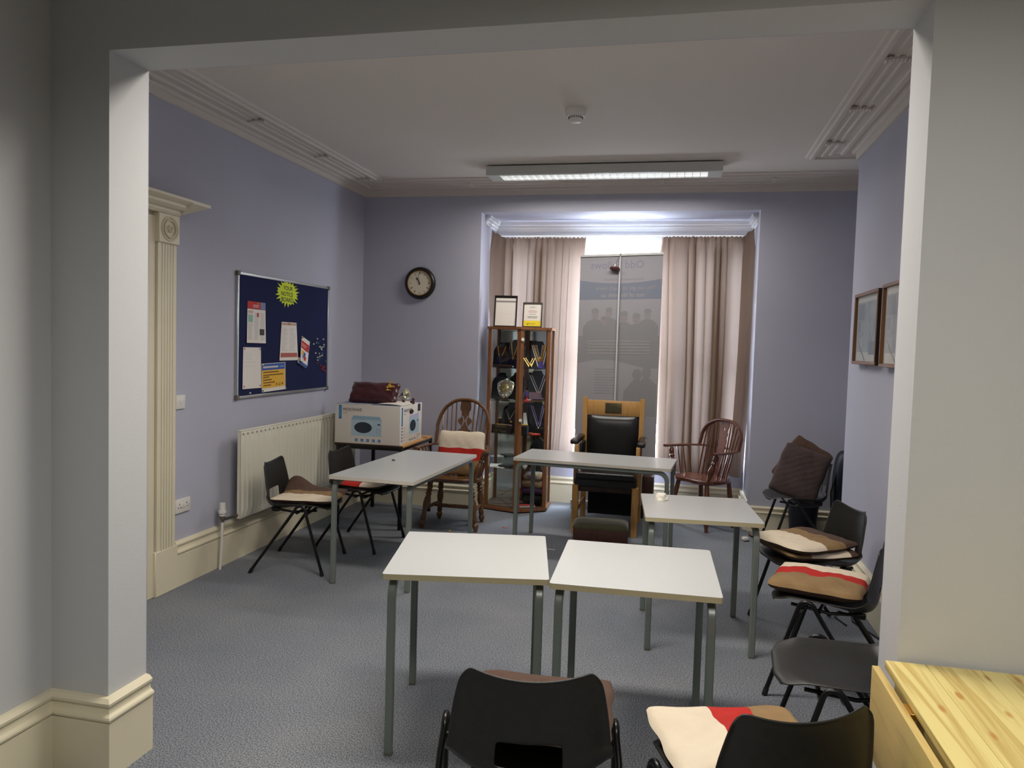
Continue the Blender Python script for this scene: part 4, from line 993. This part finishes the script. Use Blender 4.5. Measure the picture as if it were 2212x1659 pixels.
mb = MB(); mb.box((-1.43, 7.16, SHZ[2]), (-1.22, 7.28, SHZ[2] + .058), VELVET, .004, 1); tag(mb.build('velvet_plinth'), 'black velvet plinth under the third shelf stand', 'plinth')
bust('velvet stand with a jewelled chain, third shelf left', -1.60, 7.20, SHZ[2], -.25, 1.0)
collar('fine chain with a square gold drop on the third shelf left', 'chain', -1.60, 7.20, SHZ[2], -.25, 1, 12, (.05, .22), .12, .006, [SILVER], jewel(BRASS, .012, .10, .02, 4), name='chain_collar')
mb = MB(); mb.plate([(-.05, 0), (.05, 0), (.036, .12), (-.036, .12)], [], .004, PAPER); mb.box((-.052, 0, -.02), (.052, .008, .01), PYEL); mb.box((-.006, .01, .0045), (.006, .12, .006), INKD); o = mb.build('menu_card'); o.matrix_world = inclined(-1.445, 7.10, SHZ[2] + .085, .5, 10); tag(o, 'white folded card with a black ribbon on the third shelf', 'card')
mb = MB(); mb.box((-1.49, 7.04, SHZ[2]), (-1.39, 7.135, SHZ[2] + .082), VELVET, .003, 1); tag(mb.build('velvet_box'), 'black velvet box under the white folded card', 'box')
for nm, lb, M, w, d in (('medal_box', 'open red medal box with a gold star, front right of the third shelf', (-1.315, 7.085, SHZ[2]), .085, .05), ('medal_box', 'smaller red medal box behind the starred one', (-1.37, 7.125, SHZ[2]), .05, .035)):
    t = thing(nm, lb, 'box', M, .5, 'red medal boxes'); mb = MB(); mb.box((-w / 2, -d / 2, 0), (w / 2, d / 2, .012), PRED, .002, 1); mb.build('tray', t)
    mb = MB(); mb.plate([(.022 * (1 if k % 2 == 0 else .45) * math.cos(2 * PI * k / 10), .022 * (1 if k % 2 == 0 else .45) * math.sin(2 * PI * k / 10)) for k in range(10)], [], .003, GOLD, Matrix.Translation((0, 0, .0122))); mb.build('star', t)
# fourth shelf and floor of the cabinet
mb = MB(); mb.grid(lambda u, v: (-1.30 + .085 * math.sin(PI * v) ** .6 * math.cos(2 * PI * u), 7.19 + .06 * math.sin(PI * v) ** .6 * math.sin(2 * PI * u), SHZ[3] + .30 * v), 20, 14, VELVET); tag(mb.build('velvet_bag'), 'black velvet bag with purple rosettes on the fourth shelf', 'bag')
for x, z in ((-1.345, .53), (-1.27, .55)):
    mb = MB(); mb.lathe((x, 7.13, z), (x, 7.11, z), [(0, .022), (.5, .022), (1, .01), (1, 0)], PURPD, 12); tag(mb.build('rosette'), 'dark purple rosette on the velvet bag, ' + ('left' if x < -1.3 else 'right') + ' of the two', 'rosette', 'rosettes on the velvet bag')
for lb, x, y, w, d, h, m, rz in (('stack of loose white papers left on the fourth shelf', -1.70, 7.12, .12, .16, .012, PAPER, .2), ('thin black folder on the papers of the fourth shelf', -1.585, 7.10, .13, .14, .022, INKD, -.3), ('white envelope at the front edge of the fourth shelf', -1.635, 7.035, .08, .05, .006, PAPER, -.25)):
    t = MB(); t.M = Matrix.Translation((x, y, SHZ[3])) @ Matrix.Rotation(rz, 4, 'Z'); t.box((-w / 2, -d / 2, 0), (w / 2, d / 2, h), m, .001, 1); tag(t.build('folder' if m is INKD else 'paper_stack' if 'stack' in lb else 'envelope'), lb, 'paper')
mb = MB(); mb.lathe((-1.405, 7.06, SHZ[3]), (-1.405, 7.06, SHZ[3] + .055), [(0, .012), (.2, .014), (.3, .024), (.9, .026), (1, .02), (1, 0)], WPLAST, 14); tag(mb.build('white_cup'), 'small white cup on the fourth shelf behind the table corner', 'cup')
for k, (z0, h, m, lb, sx) in enumerate(((.052, .11, BLACKC, 'black cloth bundle at the bottom of the cabinet pile', 1.0), (.155, .075, mat('purple_cloth', (66, 36, 70), .9), 'purple cloth roll in the cabinet pile', 1.05), (.215, .085, mat('gold_brocade', (150, 124, 92), .8, noise=(18, (112, 82, 62), .2)), 'gold and brown brocade in the cabinet pile', 1.02), (.29, .075, mat('violet_trim', (92, 62, 100), .9, noise=(10, (168, 146, 110), .12)), 'violet trimmed cloth topping the cabinet pile', .9))):
    mb = MB(); mb.grid(lambda u, v: (-1.335 + .118 * sx * math.copysign(abs(math.cos(2 * PI * u)) ** .7, math.cos(2 * PI * u)) * math.sin(PI * v) ** .5, 7.20 + .095 * math.copysign(abs(math.sin(2 * PI * u)) ** .7, math.sin(2 * PI * u)) * math.sin(PI * v) ** .5 , z0 + h * (.5 - .5 * math.cos(PI * v)) + .008 * math.sin(8 * u * PI + k) * math.sin(PI * v)), 28, 10, m)
    tag(mb.build('folded_regalia'), lb, 'cloth', 'folded regalia on the cabinet floor')
mb = MB(); mb.M = Matrix.Translation((-1.375, 7.07, .051)) @ Matrix.Rotation(.35, 4, 'Z'); mb.box((-.075, -.03, 0), (.075, .03, .014), PAPER); mb.box((-.076, -.032, .0142), (.076, .032, .017), PRED); tag(mb.build('red_book'), 'red book lying flat on the cabinet floor', 'book')
# frames on top
def photo_frame(label, x, y, w, h, rz, lean, fm, draw):
    t = thing('photo_frame', label, 'frame', group='frames on top of the cabinet'); t.matrix_world = inclined(x, y, CT, rz, lean); fw = .011
    b = MB(); b.box((-w / 2, 0, -.012), (w / 2, fw, .006), fm); b.box((-w / 2, h - fw, -.012), (w / 2, h, .006), fm); b.box((-w / 2, fw, -.012), (-w / 2 + fw, h - fw, .006), fm); b.box((w / 2 - fw, fw, -.012), (w / 2, h - fw, .006), fm); b.build('frame', t)
    b = MB(); b.box((-w / 2 + fw, fw, -.010), (w / 2 - fw, h - fw, -.004), mat('frame_backing', (60, 50, 44), .8)); b.build('backing', t)
    b = MB(); b.bar((0, .02, -.075), (0, h * .6, -.012), .03, .004, fm); b.build('strut', t)
    b = MB(); draw(b, w - 2 * fw, h - 2 * fw, fw); b.build('sheet', t, fixn=False)
    return t
I4 = Matrix.Identity(4)
def d_cert(b, w, h, f):
    b.quad(I4, -w / 2 + .002, f, w / 2 - .002, f + h - .014, PAPER, -.0035); b.quad(I4, -w / 2 + .004, f + h - .055, w / 2 - .003, f + h - .038, mat('print_taupe', (150, 140, 136), .8), -.003)
    b.quad(I4, -.05, f + h * .4, .06, f + h * .404, LGREY, -.003)
def d_card(b, w, h, f):
    b.quad(I4, -w / 2, f, w / 2, f + h, PAPER, -.0035); b.quad(I4, -w / 2, f, w / 2, f + h * .25, mat('print_lemon', (240, 214, 40), .6), -.003)
    for k, (yy, ww, m) in enumerate(((.86, .15, INK), (.83, .40, INK), (.70, .30, PINK), (.655, .52, mat('print_salmon', (206, 150, 142), .7)), (.61, .46, mat('print_salmon', (206, 150, 142), .7)), (.52, .40, INK), (.43, .60, INK), (.395, .56, INK), (.36, .52, INK))): b.quad(I4, -w * ww / 2, f + h * yy, w * ww / 2, f + h * yy + .0035, m, -.0028)
    dk = mat('print_olive', (120, 104, 30), .7); b.quad(I4, -w * .3, f + h * .07, -w * .22, f + h * .12, dk, -.0025); b.tube([(-w * .22 + .016 * q, f + h * (.11 + .025 * math.sin(q * 2.2) * (1 if q < 1.2 else .4)), -.0026) for q in [i * .25 for i in range(17)]], .0012, dk, 5)
photo_frame('black-framed white certificate on the cabinet, the taller of two', -1.655, 7.12, .222, .305, .06, 9, mat('frame_black', (28, 22, 20), .4), d_cert)
photo_frame('dark-framed card with a yellow footer on the cabinet, the smaller of two', -1.385, 7.10, .188, .240, .06, 9, mat('frame_brown', (62, 48, 40), .45), d_card)

# ------------------------------------------------------------------ side table and the microwave box
mt = thing('side_table', 'small beech-topped table with black legs under the microwave box', 'table', (-2.545, 6.39, 0))
part('tabletop', [((-.305, -.405, .700), (.305, .405, .718))], BEECH, mt, .003)
part('top_edging', [((-.309, -.409, .699), (.309, -.405, .717))], mat('black_edging', (28, 24, 22), .5), mt, .001)
for sx in (-1, 1):
    for sy in (-1, 1): part('leg', [((sx * .285 - .014, sy * .385 - .014, 0), (sx * .285 + .014, sy * .385 + .014, .70))], BLACKM, mt, .002)
for q in (((-.271, -.397, .672), (.271, -.373, .700)), ((-.271, .373, .672), (.271, .397, .700)), ((-.297, -.371, .672), (-.273, .371, .700)), ((.273, -.371, .672), (.297, .371, .700))): part('frame_rail', [q], BLACKM, mt, .002)
mbx = thing('microwave_box', 'white cardboard microwave box on the side table', 'box', (-2.856, 5.985, .719))
BW, BD, BH = .590, .545, .332
part('carton', [((0, 0, 0), (BW, BD, BH))], BOXW, mbx, .003)
MF = frame3((0, -.0006, 0), (1, 0, 0), (0, 0, 1)); MR = frame3((BW + .0006, 0, 0), (0, 1, 0), (0, 0, 1))
b = MB()
# front face print (x right, y up)
b.quad(MF, .035, .205, .060, .322, BOXBL)
b.quad(MF, .15, .065, .425, .205, PALEBL); b.add([MF @ Vector(p) for p in ((.15, .205, 0), (.425, .205, 0), (.408, .235, 0), (.166, .238, 0))], [(0, 1, 2, 3)], mat('pale_blue_print2', (150, 184, 202), .55))
b.disc(MF, .258, .138, .080, .047, NAVYPR, .0004, 32); b.quad(MF, .388, .163, .412, .174, INKD, .0004); b.quad(MF, .355, .070, .357, .20, mat('pale_blue_print3', (150, 178, 192), .55), .0004)
for r in range(5):
    for c in range(3): b.quad(MF, .378 + c * .013, .083 + r * .012, .384 + c * .013, .087 + r * .012, mat('pale_blue_print4', (110, 140, 156), .55), .0004)
for k in range(5): b.quad(MF, .185 + k * .052, .018, .209 + k * .052, .042, BOXBL); b.quad(MF, .191 + k * .052, .023, .199 + k * .052, .036, PALEBL, .0004)
b.quad(MF, .041, .220, .052, .31, mat('box_blue2', (90, 160, 204), .5), .0004)
# right face print
b.quad(MR, .03, .16, .06, .318, BOXBL); b.quad(MR, .215, .075, .455, .215, PALEBL); b.add([MR @ Vector(p) for p in ((.215, .215, 0), (.455, .215, 0), (.45, .245, 0), (.235, .24, 0))], [(0, 1, 2, 3)], mat('lilac_print', (190, 192, 222), .55))
b.disc(MR, .31, .145, .075, .05, NAVYPR, .0004, 32); b.quad(MR, .425, .175, .45, .187, INKD, .0004)
b.disc(MR, .27, .268, .055, .020, INKD, .0004, 20)
b.quad(MR, .43, .26, .50, .325, NAVYPR)
for k in range(5): b.quad(MR, .035, .135 - k * .027, .055, .15 - k * .027, mat('print_indigo', (70, 84, 150), .6)); b.quad(MR, .07, .14 - k * .027, .11, .143 - k * .027, INK)
for x in (.22, .28, .34): b.quad(MR, x, .018, x + .045, .035, INK)
b.quad(MR, .43, .05, .51, .054, PRED); b.quad(MR, .45, .01, .50, .045, LGREY); b.quad(MR, .05, .006, .19, .010, LGREY)
b.build('print', mbx, fixn=False)
text('MICROWAVE', .036, INKD, MF @ Matrix.Translation((.072, .275, .0002)), 'lettering', mbx, sx=.80)
text('WHITE', .016, INK, MF @ Matrix.Translation((.072, .252, .0002)), 'lettering', mbx, sx=.9)
text('MICROWAVE', .036, INKD, MR @ Matrix.Translation((.085, .275, .0002)), 'lettering', mbx, sx=.95)
text('WHITE', .016, INK, MR @ Matrix.Translation((.085, .252, .0002)), 'lettering', mbx, sx=.9)
part('top_panel', [((.006, .006, BH + .0002), (BW - .006, BD - .006, BH + .0016))], BOXTOP, mbx, 0)
b = MB(); b.grid(lambda u, v: (BW - .25 + .25 * u, .04 + .40 * v, BH + .003 + .022 * (1 - u) * (.4 + .6 * math.sin(v * 3)) * u * 4), 8, 8, BOXW); b.grid(lambda u, v: (.02 + .30 * u, .02 + .05 * v, BH + .003), 4, 2, BOXW); b.build('loose_flap', mbx)
TZ = .719 + BH
bc = cushion('shiny burgundy cushion with a gold emblem standing on the microwave box', [(1, SATIN)], Matrix.Translation((-2.585, 6.19, TZ + .088)) @ Matrix.Rotation(math.radians(-3), 4, 'Z') @ Matrix.Rotation(math.radians(58), 4, 'X'), .46, .205, .105, under=SATIN, seed=21, corner=.02, wr=.35, name='satin_cushion', group=None)
b = MB()
random.seed(5)
for k in range(26):
    x = .15 + random.gauss(0, .018); y = .045 + random.gauss(0, .016)
    b.tube([(x + .010 * math.cos(a + k), y + .007 * math.sin(a), .050 + .003 * math.sin(a * 2)) for a in (0, 1, 2, 3)], .0035, GOLD, 6)
b.build('gold_emblem', bc)
gb = thing('goblet', 'silver goblet lying behind the burgundy cushion', 'goblet', (-2.36, 6.32, TZ + .05))
b = MB(); b.lathe((-.10, .02, 0), (.035, -.03, .035), [(0, .034), (.05, .034), (.09, .010), (.4, .010), (.48, .028), (.7, .043), (1, .046), (1, .040), (.72, .036), (.6, .0)], SILVER, 24); b.build('cup', gb)
b = MB(); b.box((-.05, -.03, -.049), (.03, .03, -.045), SILVER); b.lathe((-.01, 0, -.046), (-.01, 0, -.005), [(0, .01), (1, .012)], SILVER, 10); b.build('rest', gb)
for lb, x, y, h in (('taller dark red stepped block at the edge of the microwave box', -2.275, 6.30, .052), ('shorter dark red stepped block beside the silver goblet', -2.335, 6.22, .038)):
    b = MB(); b.box((x - .018, y - .014, TZ + .0018), (x + .018, y + .014, TZ + h * .55), SATIN, .002, 1); b.box((x - .003, y - .012, TZ + h * .55), (x + .017, y + .012, TZ + h), SATIN, .002, 1); tag(b.build('red_block'), lb, 'block', 'dark red blocks on the microwave box')
b = MB(); b.lathe((-2.262, 6.62, .7185), (-2.262, 6.62, .728), [(0, .02), (.3, .021), (.8, .021), (1, .018)], BEECH, 18); tag(b.build('wooden_disc'), 'small round wooden disc on the side table beside the box', 'disc')

# ------------------------------------------------------------------ curtains, track and roller banner
CY = 7.545
tr = thing('curtain_track', 'white curtain track across the window recess', 'curtain track', (0, 0, 0))
b = MB(); b.box((RX0 + .012, CY - .014, 2.690), (RX1 - .012, CY + .014, 2.712), WHITEP, .003, 1); b.build('track', tr)
b = MB()
for k in range(9): x = -.93 + k * .09; b.box((x - .004, CY - .010, 2.668), (x + .004, CY + .004, 2.692), WPLAST)
b.build('glider', tr)
def curtain(label, xt0, xt1, xb0, xb1, zt, zb, n, seed, amp, outer):
    rnd = random.Random(seed); p1, p2, p3 = (rnd.random() * 6 for _ in range(3))
    def fn(u, v):
        h = zb + (zt - zb) * v; g = v ** 1.0
        e = max(0, (v - .93) / .07); k = 1 - e
        x = (xb0 + (xt0 - xb0) * v ** .5) * (1 - u) + (xb1 + (xt1 - xb1) * v ** .5) * u
        ph = 2 * PI * (n * u + .45 * math.sin(2 * PI * u * 1.3 + p1) + .25 * math.sin(2 * PI * u * 3.1 + p2)) + .8 * math.sin(2.2 * h + p3) * (1 - v)
        A = amp(u) * (.75 + .35 * (1 - v)) * (1 - .6 * e)
        w = math.sin(ph)
        y = CY - .012 + A * (.75 * w + .25 * w * abs(w)) + A * .25 * math.sin(2.7 * ph + 1.0) + .006 * e * math.sin(2 * PI * 34 * u + p2)
        x += A * .95 * math.cos(ph) * (1 - .5 * e)
        if e: y -= .016 * math.sin(PI * min(1, e * 1.4)) * .5
        d = (u if outer == 'l' else 1 - u); r = max(0, 1 - d / .09)
        y -= .17 * r ** 1.4 * (.35 + .65 * v); h += .05 * r * e
        h += .006 * e * math.sin(2 * PI * 23 * u + p1) * (v > .99) + (.012 * math.sin(9 * u + p3) if v < .001 else 0)
        return (x, y, h)
    b = MB(); b.grid(fn, 300, 60, CURT)
    return tag(b.build('curtain', None, 0, fixn=False), label, 'curtain', 'taupe curtains at the window')
curtain('taupe curtain hanging behind the glass cabinet', -1.865, -.955, -1.84, -1.035, 2.672, .46, 10.5, 3, lambda u: .040 * (1 - .72 * min(1, max(0, (u - .5) / .25))), 'l')
curtain('taupe curtain hanging behind the red-brown Windsor armchair', -.210, .615, -.125, .585, 2.680, .40, 9.0, 8, lambda u: .042, 'r')
bn = thing('roller_banner', 'grey roller banner facing the window, seen from the back with reversed lettering', 'banner', (-.59, 7.43, 0))
bnx0, bnx1, bz0, bz1 = -.395, .395, .085, 2.478
tilt = lambda x, z: z + .029 * ((x - bnx0) / (bnx1 - bnx0)) * (z / bz1)
def bp(x, z, o=0.0): return (x, -.00018 * o, tilt(x, z))
b = MB(); b.grid(lambda u, v: bp(bnx0 + (bnx1 - bnx0) * u, bz0 + (bz1 - bz0) * v), 8, 24, BANN); b.build('sheet', bn, fixn=False)
b = MB()
def band(x0, x1, zlo, zhi, m, o): b.grid(lambda u, v: bp(x0 + (x1 - x0) * u, zlo(u) + (zhi(u) - zlo(u)) * v, o), 24, 3, m)
band(bnx0, bnx1, lambda u: 2.052, lambda u: 2.207 + .035 * (2 * u - 1) ** 2, BANB, 1)
band(bnx0, bnx1, lambda u: 1.43 + .04 * math.sin(u * 5), lambda u: 1.70, BANP, 1)
def blob(x, z, rx, rz, m, o, n=18): b.add([bp(x + rx * math.cos(2 * PI * i / n), z + rz * math.sin(2 * PI * i / n), o) for i in range(n)], [tuple(range(n))], m)
for kk, (x, z, s) in enumerate(((-.235, 1.915, 1.0), (-.10, 1.925, .92), (.045, 1.885, 1.0), (.165, 1.865, 1.0), (.27, 1.91, .92), (-.145, 1.845, .85))):
    blob(x, z, .036 * s, .052 * s, BANS, 2.2 + kk * .7); blob(x, z + .030 * s, .037 * s, .026 * s, BANP, 2.4 + kk * .7)
    b.add([bp(x + a * s, z + c * s, 2.0 + kk * .7) for a, c in ((-.11, -.30), (.11, -.30), (.115, -.13), (.07, -.075), (.022, -.05), (-.022, -.05), (-.07, -.075), (-.115, -.13))], [tuple(range(8))], BANP)
for k in range(6): b.grid(lambda u, v: bp(-.30 + .60 * u, 1.645 - .03 * k + .012 * v, 8), 4, 1, BANT) if k < 5 else None
for k in range(10): b.grid(lambda u, v: bp(-.22 + (.22 - .03 * (k % 3)) * u, 1.375 - .026 * k + .006 * v, 3), 4, 1, BANP)
for x, z in ((.19, 1.33), (.28, 1.35)):
    blob(x, z, .045, .055, BANP, 2 + x); b.add([bp(x + a, z + c, 2.3 + x * 2) for a, c in ((-.14, -.42), (.10, -.42), (.10, -.12), (.03, -.05), (-.03, -.05), (-.12, -.16))], [tuple(range(6))], BANP)
b.build('print', bn, fixn=False)
MT = lambda x, z, o: frame3(bp(x, z, o), (1, 0, .035), (0, 0, 1))
text('Odd Fellows', .105, BANK, MT(.22, 2.350, 3), 'lettering', bn, sx=-.95, shear=-.0)
text('Making Friends, Helping People', .030, BANK, MT(.22, 2.235, 3), 'lettering', bn, sx=-1)
text('You can get so much more', .056, BANT, MT(.335, 2.145, 4), 'lettering', bn, sx=-.93)
text('out of life with us', .060, BANT, MT(.235, 2.075, 4), 'lettering', bn, sx=-.98, off=.001)
b = MB(); b.bar((bnx0 - .004, -.004, tilt(bnx0, bz1)), (bnx1 + .004, -.004, tilt(bnx1, bz1)), .018, .022, ALU); b.build('top_rail', bn)
b = MB(); b.tube([(-.012, -.035, .08), (-.010, -.030, 1.2), (-.010, -.018, 2.505)], .009, mat('pole_grey', (206, 206, 206), .4), 10); b.build('support_pole', bn)
b = MB(); b.box((-.41, -.05, 0), (.41, .05, .09), ALU, .012, 3); b.build('base_cassette', bn)
hk = thing('hanging_disc', 'reddish-brown oval disc hanging from a wire hook on the banner pole', 'hook', (-.645, 7.385, 2.355))
b = MB(); b.M = Matrix.Rotation(.10, 4, 'Y') @ Matrix.Rotation(-.28, 4, 'X'); b.lathe((0, 0, -.012), (0, 0, .010), [(0, .036), (.2, .048), (.7, .050), (1, .040)], mat('disc_brown', (96, 44, 34), .35), 28); b.build('disc', hk)
b = MB(); b.lathe((-.004, -.012, .010), (.006, 0, .048), [(0, .006), (.3, .012), (.7, .012), (1, .004)], SILVER, 12); b.build('clip', hk)
b = MB(); b.tube([(.006, 0, .045), (.022, .004, .085), (.044, .012, .120), (.050, .02, .150), (.062, .02, .158)], .0028, GREYPL, 8); b.build('wire', hk)

# ------------------------------------------------------------------ pine drop-leaf table in the foreground
pt = thing('dropleaf_table', 'knotty pine drop-leaf table with its leaf hanging down', 'table', (.60, 2.286, 0))
b = MB()
for k, (a, c) in enumerate(((0, .105), (.1054, .245), (.2454, .40), (.4004, .56), (.5604, .80))): b.box((a, -1.30, .716), (c, 0, .740), PINE, .0012 if k else .002, 1)
b.build('tabletop', pt)
part('drop_leaf', [((-.034, -1.30, .478), (-.014, -.002, .722))], PINEV, pt, .002)
part('apron', [((.02, -1.27, .62), (.040, -.03, .716))], PINE, pt, .002); part('apron', [((.04, -.05, .62), (.78, -.03, .716))], PINE, pt, .002)
for y in (-.25, -1.05):
    b = MB(); b.box((-.014, y - .03, .700), (.03, y + .03, .716), BRASS, .001, 1); b.build('hinge', pt)
for x in (.07, .75):
    for y in (-.08, -1.22): part('leg', [((x - .025, y - .025, 0), (x + .025, y + .025, .716))], PINE, pt, .003)

# ------------------------------------------------------------------ small things
def crumple(name, label, cat, loc, s, m, seed, sub=4):
    bm_ = bmesh.new(); bmesh.ops.create_icosphere(bm_, subdivisions=sub, radius=1); rnd = random.Random(seed)
    dirs = [(Vector((rnd.gauss(0, 1), rnd.gauss(0, 1), rnd.gauss(0, 1))).normalized(), rnd.uniform(.2, .5)) for _ in range(26)]
    for v in bm_.verts:
        n = v.co.normalized(); r = 1.0
        for d, a in dirs: r += a * (max(0, n.dot(d)) ** 14) - .12 * a * max(0, n.dot(d)) ** 3
        c = n * r; v.co = Vector((c.x * s[0], c.y * s[1], max(c.z, -.72) * s[2] + .72 * s[2]))
    b = MB(); b.bm(bm_, m, True); o = b.build(name, None, 25); o.location = loc; return tag(o, label, cat)
crumple('tissue', 'crumpled white tissue on the desk before the throne', 'tissue', (-.075, 4.494, .7155), (.034, .026, .021), mat('tissue_paper', (240, 234, 220), .9), 4)
crumple('crumb', 'dark crumb on the long table by the radiator', 'crumb', (-2.036, 5.257, .7155), (.010, .007, .005), mat('crumb_brown', (60, 48, 40), .9), 6, 2)
b = MB(); b.box((-.022, -.006, 0), (.022, .006, .002), PRED, .0, 1); b.box((-.03, -.002, .0), (-.015, .004, .003), PRED); o = b.build('red_scrap'); o.location = (-1.425, 6.385, .0005); tag(o, 'scrap of red paper on the carpet in front of the cabinet', 'scrap')
crumple('yellow_crumb', 'tiny yellow crumb on the carpet under the honey Windsor chair', 'crumb', (-1.844, 6.10, .0), (.010, .008, .006), PYEL, 8, 2)
b = MB(); b.tube([(-.03, 0, .003), (-.01, .01, .003), (.012, .002, .003), (.03, .008, .003)], .0025, PAPER, 6); o = b.build('white_thread'); o.location = (-.925, 5.806, 0); tag(o, 'white thread on the carpet between the front and back tables', 'thread')
pl = thing('plug', 'white plug lying on the carpet by the back wall skirting', 'plug', (.60, 6.62, 0), .4)
b = MB(); b.box((-.026, -.022, .004), (.026, .022, .034), WPLAST, .009, 2); b.build('plug_body', pl)
b = MB(); b.box((-.02, -.03, .0), (.02, .02, .006), BLACKM, .001, 1); b.build('plug_face', pl)
b = MB(); b.tube([(1.02, 4.72, .006), (.98, 4.85, .006), (1.02, 4.97, .006), (1.09, 4.93, .007), (1.07, 4.80, .006), (1.12, 4.66, .006), (1.165, 4.52, .006)], .005, BLACKM, 8); tag(b.build('black_cable'), 'loose black cable on the carpet behind the chairs by the chimney wall', 'cable')
bi = thing('waste_bin', 'dark navy waste bin half hidden under the corner chair', 'bin', (1.085, 6.855, 0))
b = MB(); b.lathe((0, 0, 0), (0, 0, .30), [(0, .095), (.02, .10), (.95, .125), (.96, .130), (1, .130), (1, .122), (.1, .094), (.08, 0)], NAVYB, 32); b.build('bucket', bi)
b = MB(); b.tube([(.1275 * math.cos(a), .1275 * math.sin(a), .298) for a in [2 * PI * i / 32 for i in range(32)]], .005, NAVYB, 8, closed=True); b.build('rim', bi)
rk = thing('rucksack', 'dark navy bag standing behind the corner chair', 'bag', (1.440, 6.72, 0))
def sup(u, v):
    a, t = 2 * PI * u, PI * (v - .5); c = lambda q, e: math.copysign(abs(q) ** e, q)
    return (.155 * c(math.cos(a), .7) * c(math.cos(t), .35), .13 * c(math.sin(a), .7) * c(math.cos(t), .35), .40 + .40 * c(math.sin(t), .6))
b = MB(); b.grid(sup, 32, 24, NAVYB); b.build('bag_body', rk)
b = MB(); b.tube([(-.16, -.05, .2), (-.175, -.055, .45), (-.12, -.05, .72)], .014, BLACKC, 8, flat=(.4, 1.2)); b.build('strap', rk)

# ------------------------------------------------------------------ light: overcast daylight through the window, ceiling tubes out of view
w = bpy.data.worlds.new('sky'); scene.world = w; w.use_nodes = True; nt = w.node_tree; bg = nt.nodes['Background']
tc = nt.nodes.new('ShaderNodeTexCoord'); sx = nt.nodes.new('ShaderNodeSeparateXYZ'); rp_ = nt.nodes.new('ShaderNodeValToRGB')
nt.links.new(tc.outputs['Generated'], sx.inputs[0]); mr = nt.nodes.new('ShaderNodeMapRange'); mr.inputs[1].default_value = -.4; mr.inputs[2].default_value = .4
nt.links.new(sx.outputs['Z'], mr.inputs[0]); nt.links.new(mr.outputs[0], rp_.inputs[0])
rp_.color_ramp.elements[0].color = (.34, .36, .40, 1); rp_.color_ramp.elements[1].color = (.76, .86, 1.0, 1)
nt.links.new(rp_.outputs[0], bg.inputs[0]); bg.inputs[1].default_value = 40.0
def area(name, loc, rot, sxy, power, col, portal=False, spread=180):
    l = bpy.data.lights.new(name, 'AREA'); l.shape = 'RECTANGLE'; l.size, l.size_y = sxy; l.energy = power; l.color = col
    l.spread = math.radians(spread)
    if portal: l.cycles.is_portal = True
    o = bpy.data.objects.new(name, l); COL.objects.link(o); o.location = loc; o.rotation_euler = rot; return o
area('window_daylight', ((RX0 + RX1) / 2, RY + .16, 1.56), (-PI / 2, 0, 0), (2.45, 2.15), 1, (1, 1, 1), True)
area('far_room_tubes', (-.70, 3.05, 3.0), (0, 0, 0), (1.7, .36), 40, (1.0, .935, .85), spread=150)
area('near_room_tubes', (.45, .35, 3.0), (0, 0, .0), (1.5, .60), 40, (1.0, .965, .90), spread=160)
area('ceiling_light_tubes', ((LX0 + LX1) / 2, (LY0 + LY1) / 2, LZ - .004), (0, 0, 0), (1.65, .20), 25, (1.0, .945, .87), spread=170)

# ------------------------------------------------------------------ camera
F, YAW, PIT, ROL, HC = 1639.2, .21655, .05235, .02962, 1.6
fwd = Vector((-math.sin(YAW) * math.cos(PIT), math.cos(YAW) * math.cos(PIT), -math.sin(PIT)))
r0 = Vector((math.cos(YAW), math.sin(YAW), 0)); u0 = r0.cross(fwd)
rt = r0 * math.cos(ROL) + u0 * math.sin(ROL); up = -r0 * math.sin(ROL) + u0 * math.cos(ROL)
cd = bpy.data.cameras.new('camera'); cd.sensor_width = 36; cd.lens = F / 2212 * 36; cd.clip_start = .05
co = bpy.data.objects.new('camera', cd); COL.objects.link(co)
Mx = Matrix((rt, up, -fwd)).transposed().to_4x4(); Mx.translation = (0, 0, HC); co.matrix_world = Mx
scene.camera = co
vs_ = scene.view_settings; scene.display_settings.display_device = 'sRGB'
vs_.view_transform = 'Standard'; vs_.look = 'None'; vs_.gamma = 1; vs_.exposure = 0.40; vs_.use_curve_mapping = False
scene.cycles.max_bounces = 10; scene.cycles.diffuse_bounces = 5; scene.cycles.glossy_bounces = 4; scene.cycles.transparent_max_bounces = 16
scene.cycles.use_denoising = True; scene.cycles.sample_clamp_indirect = 8
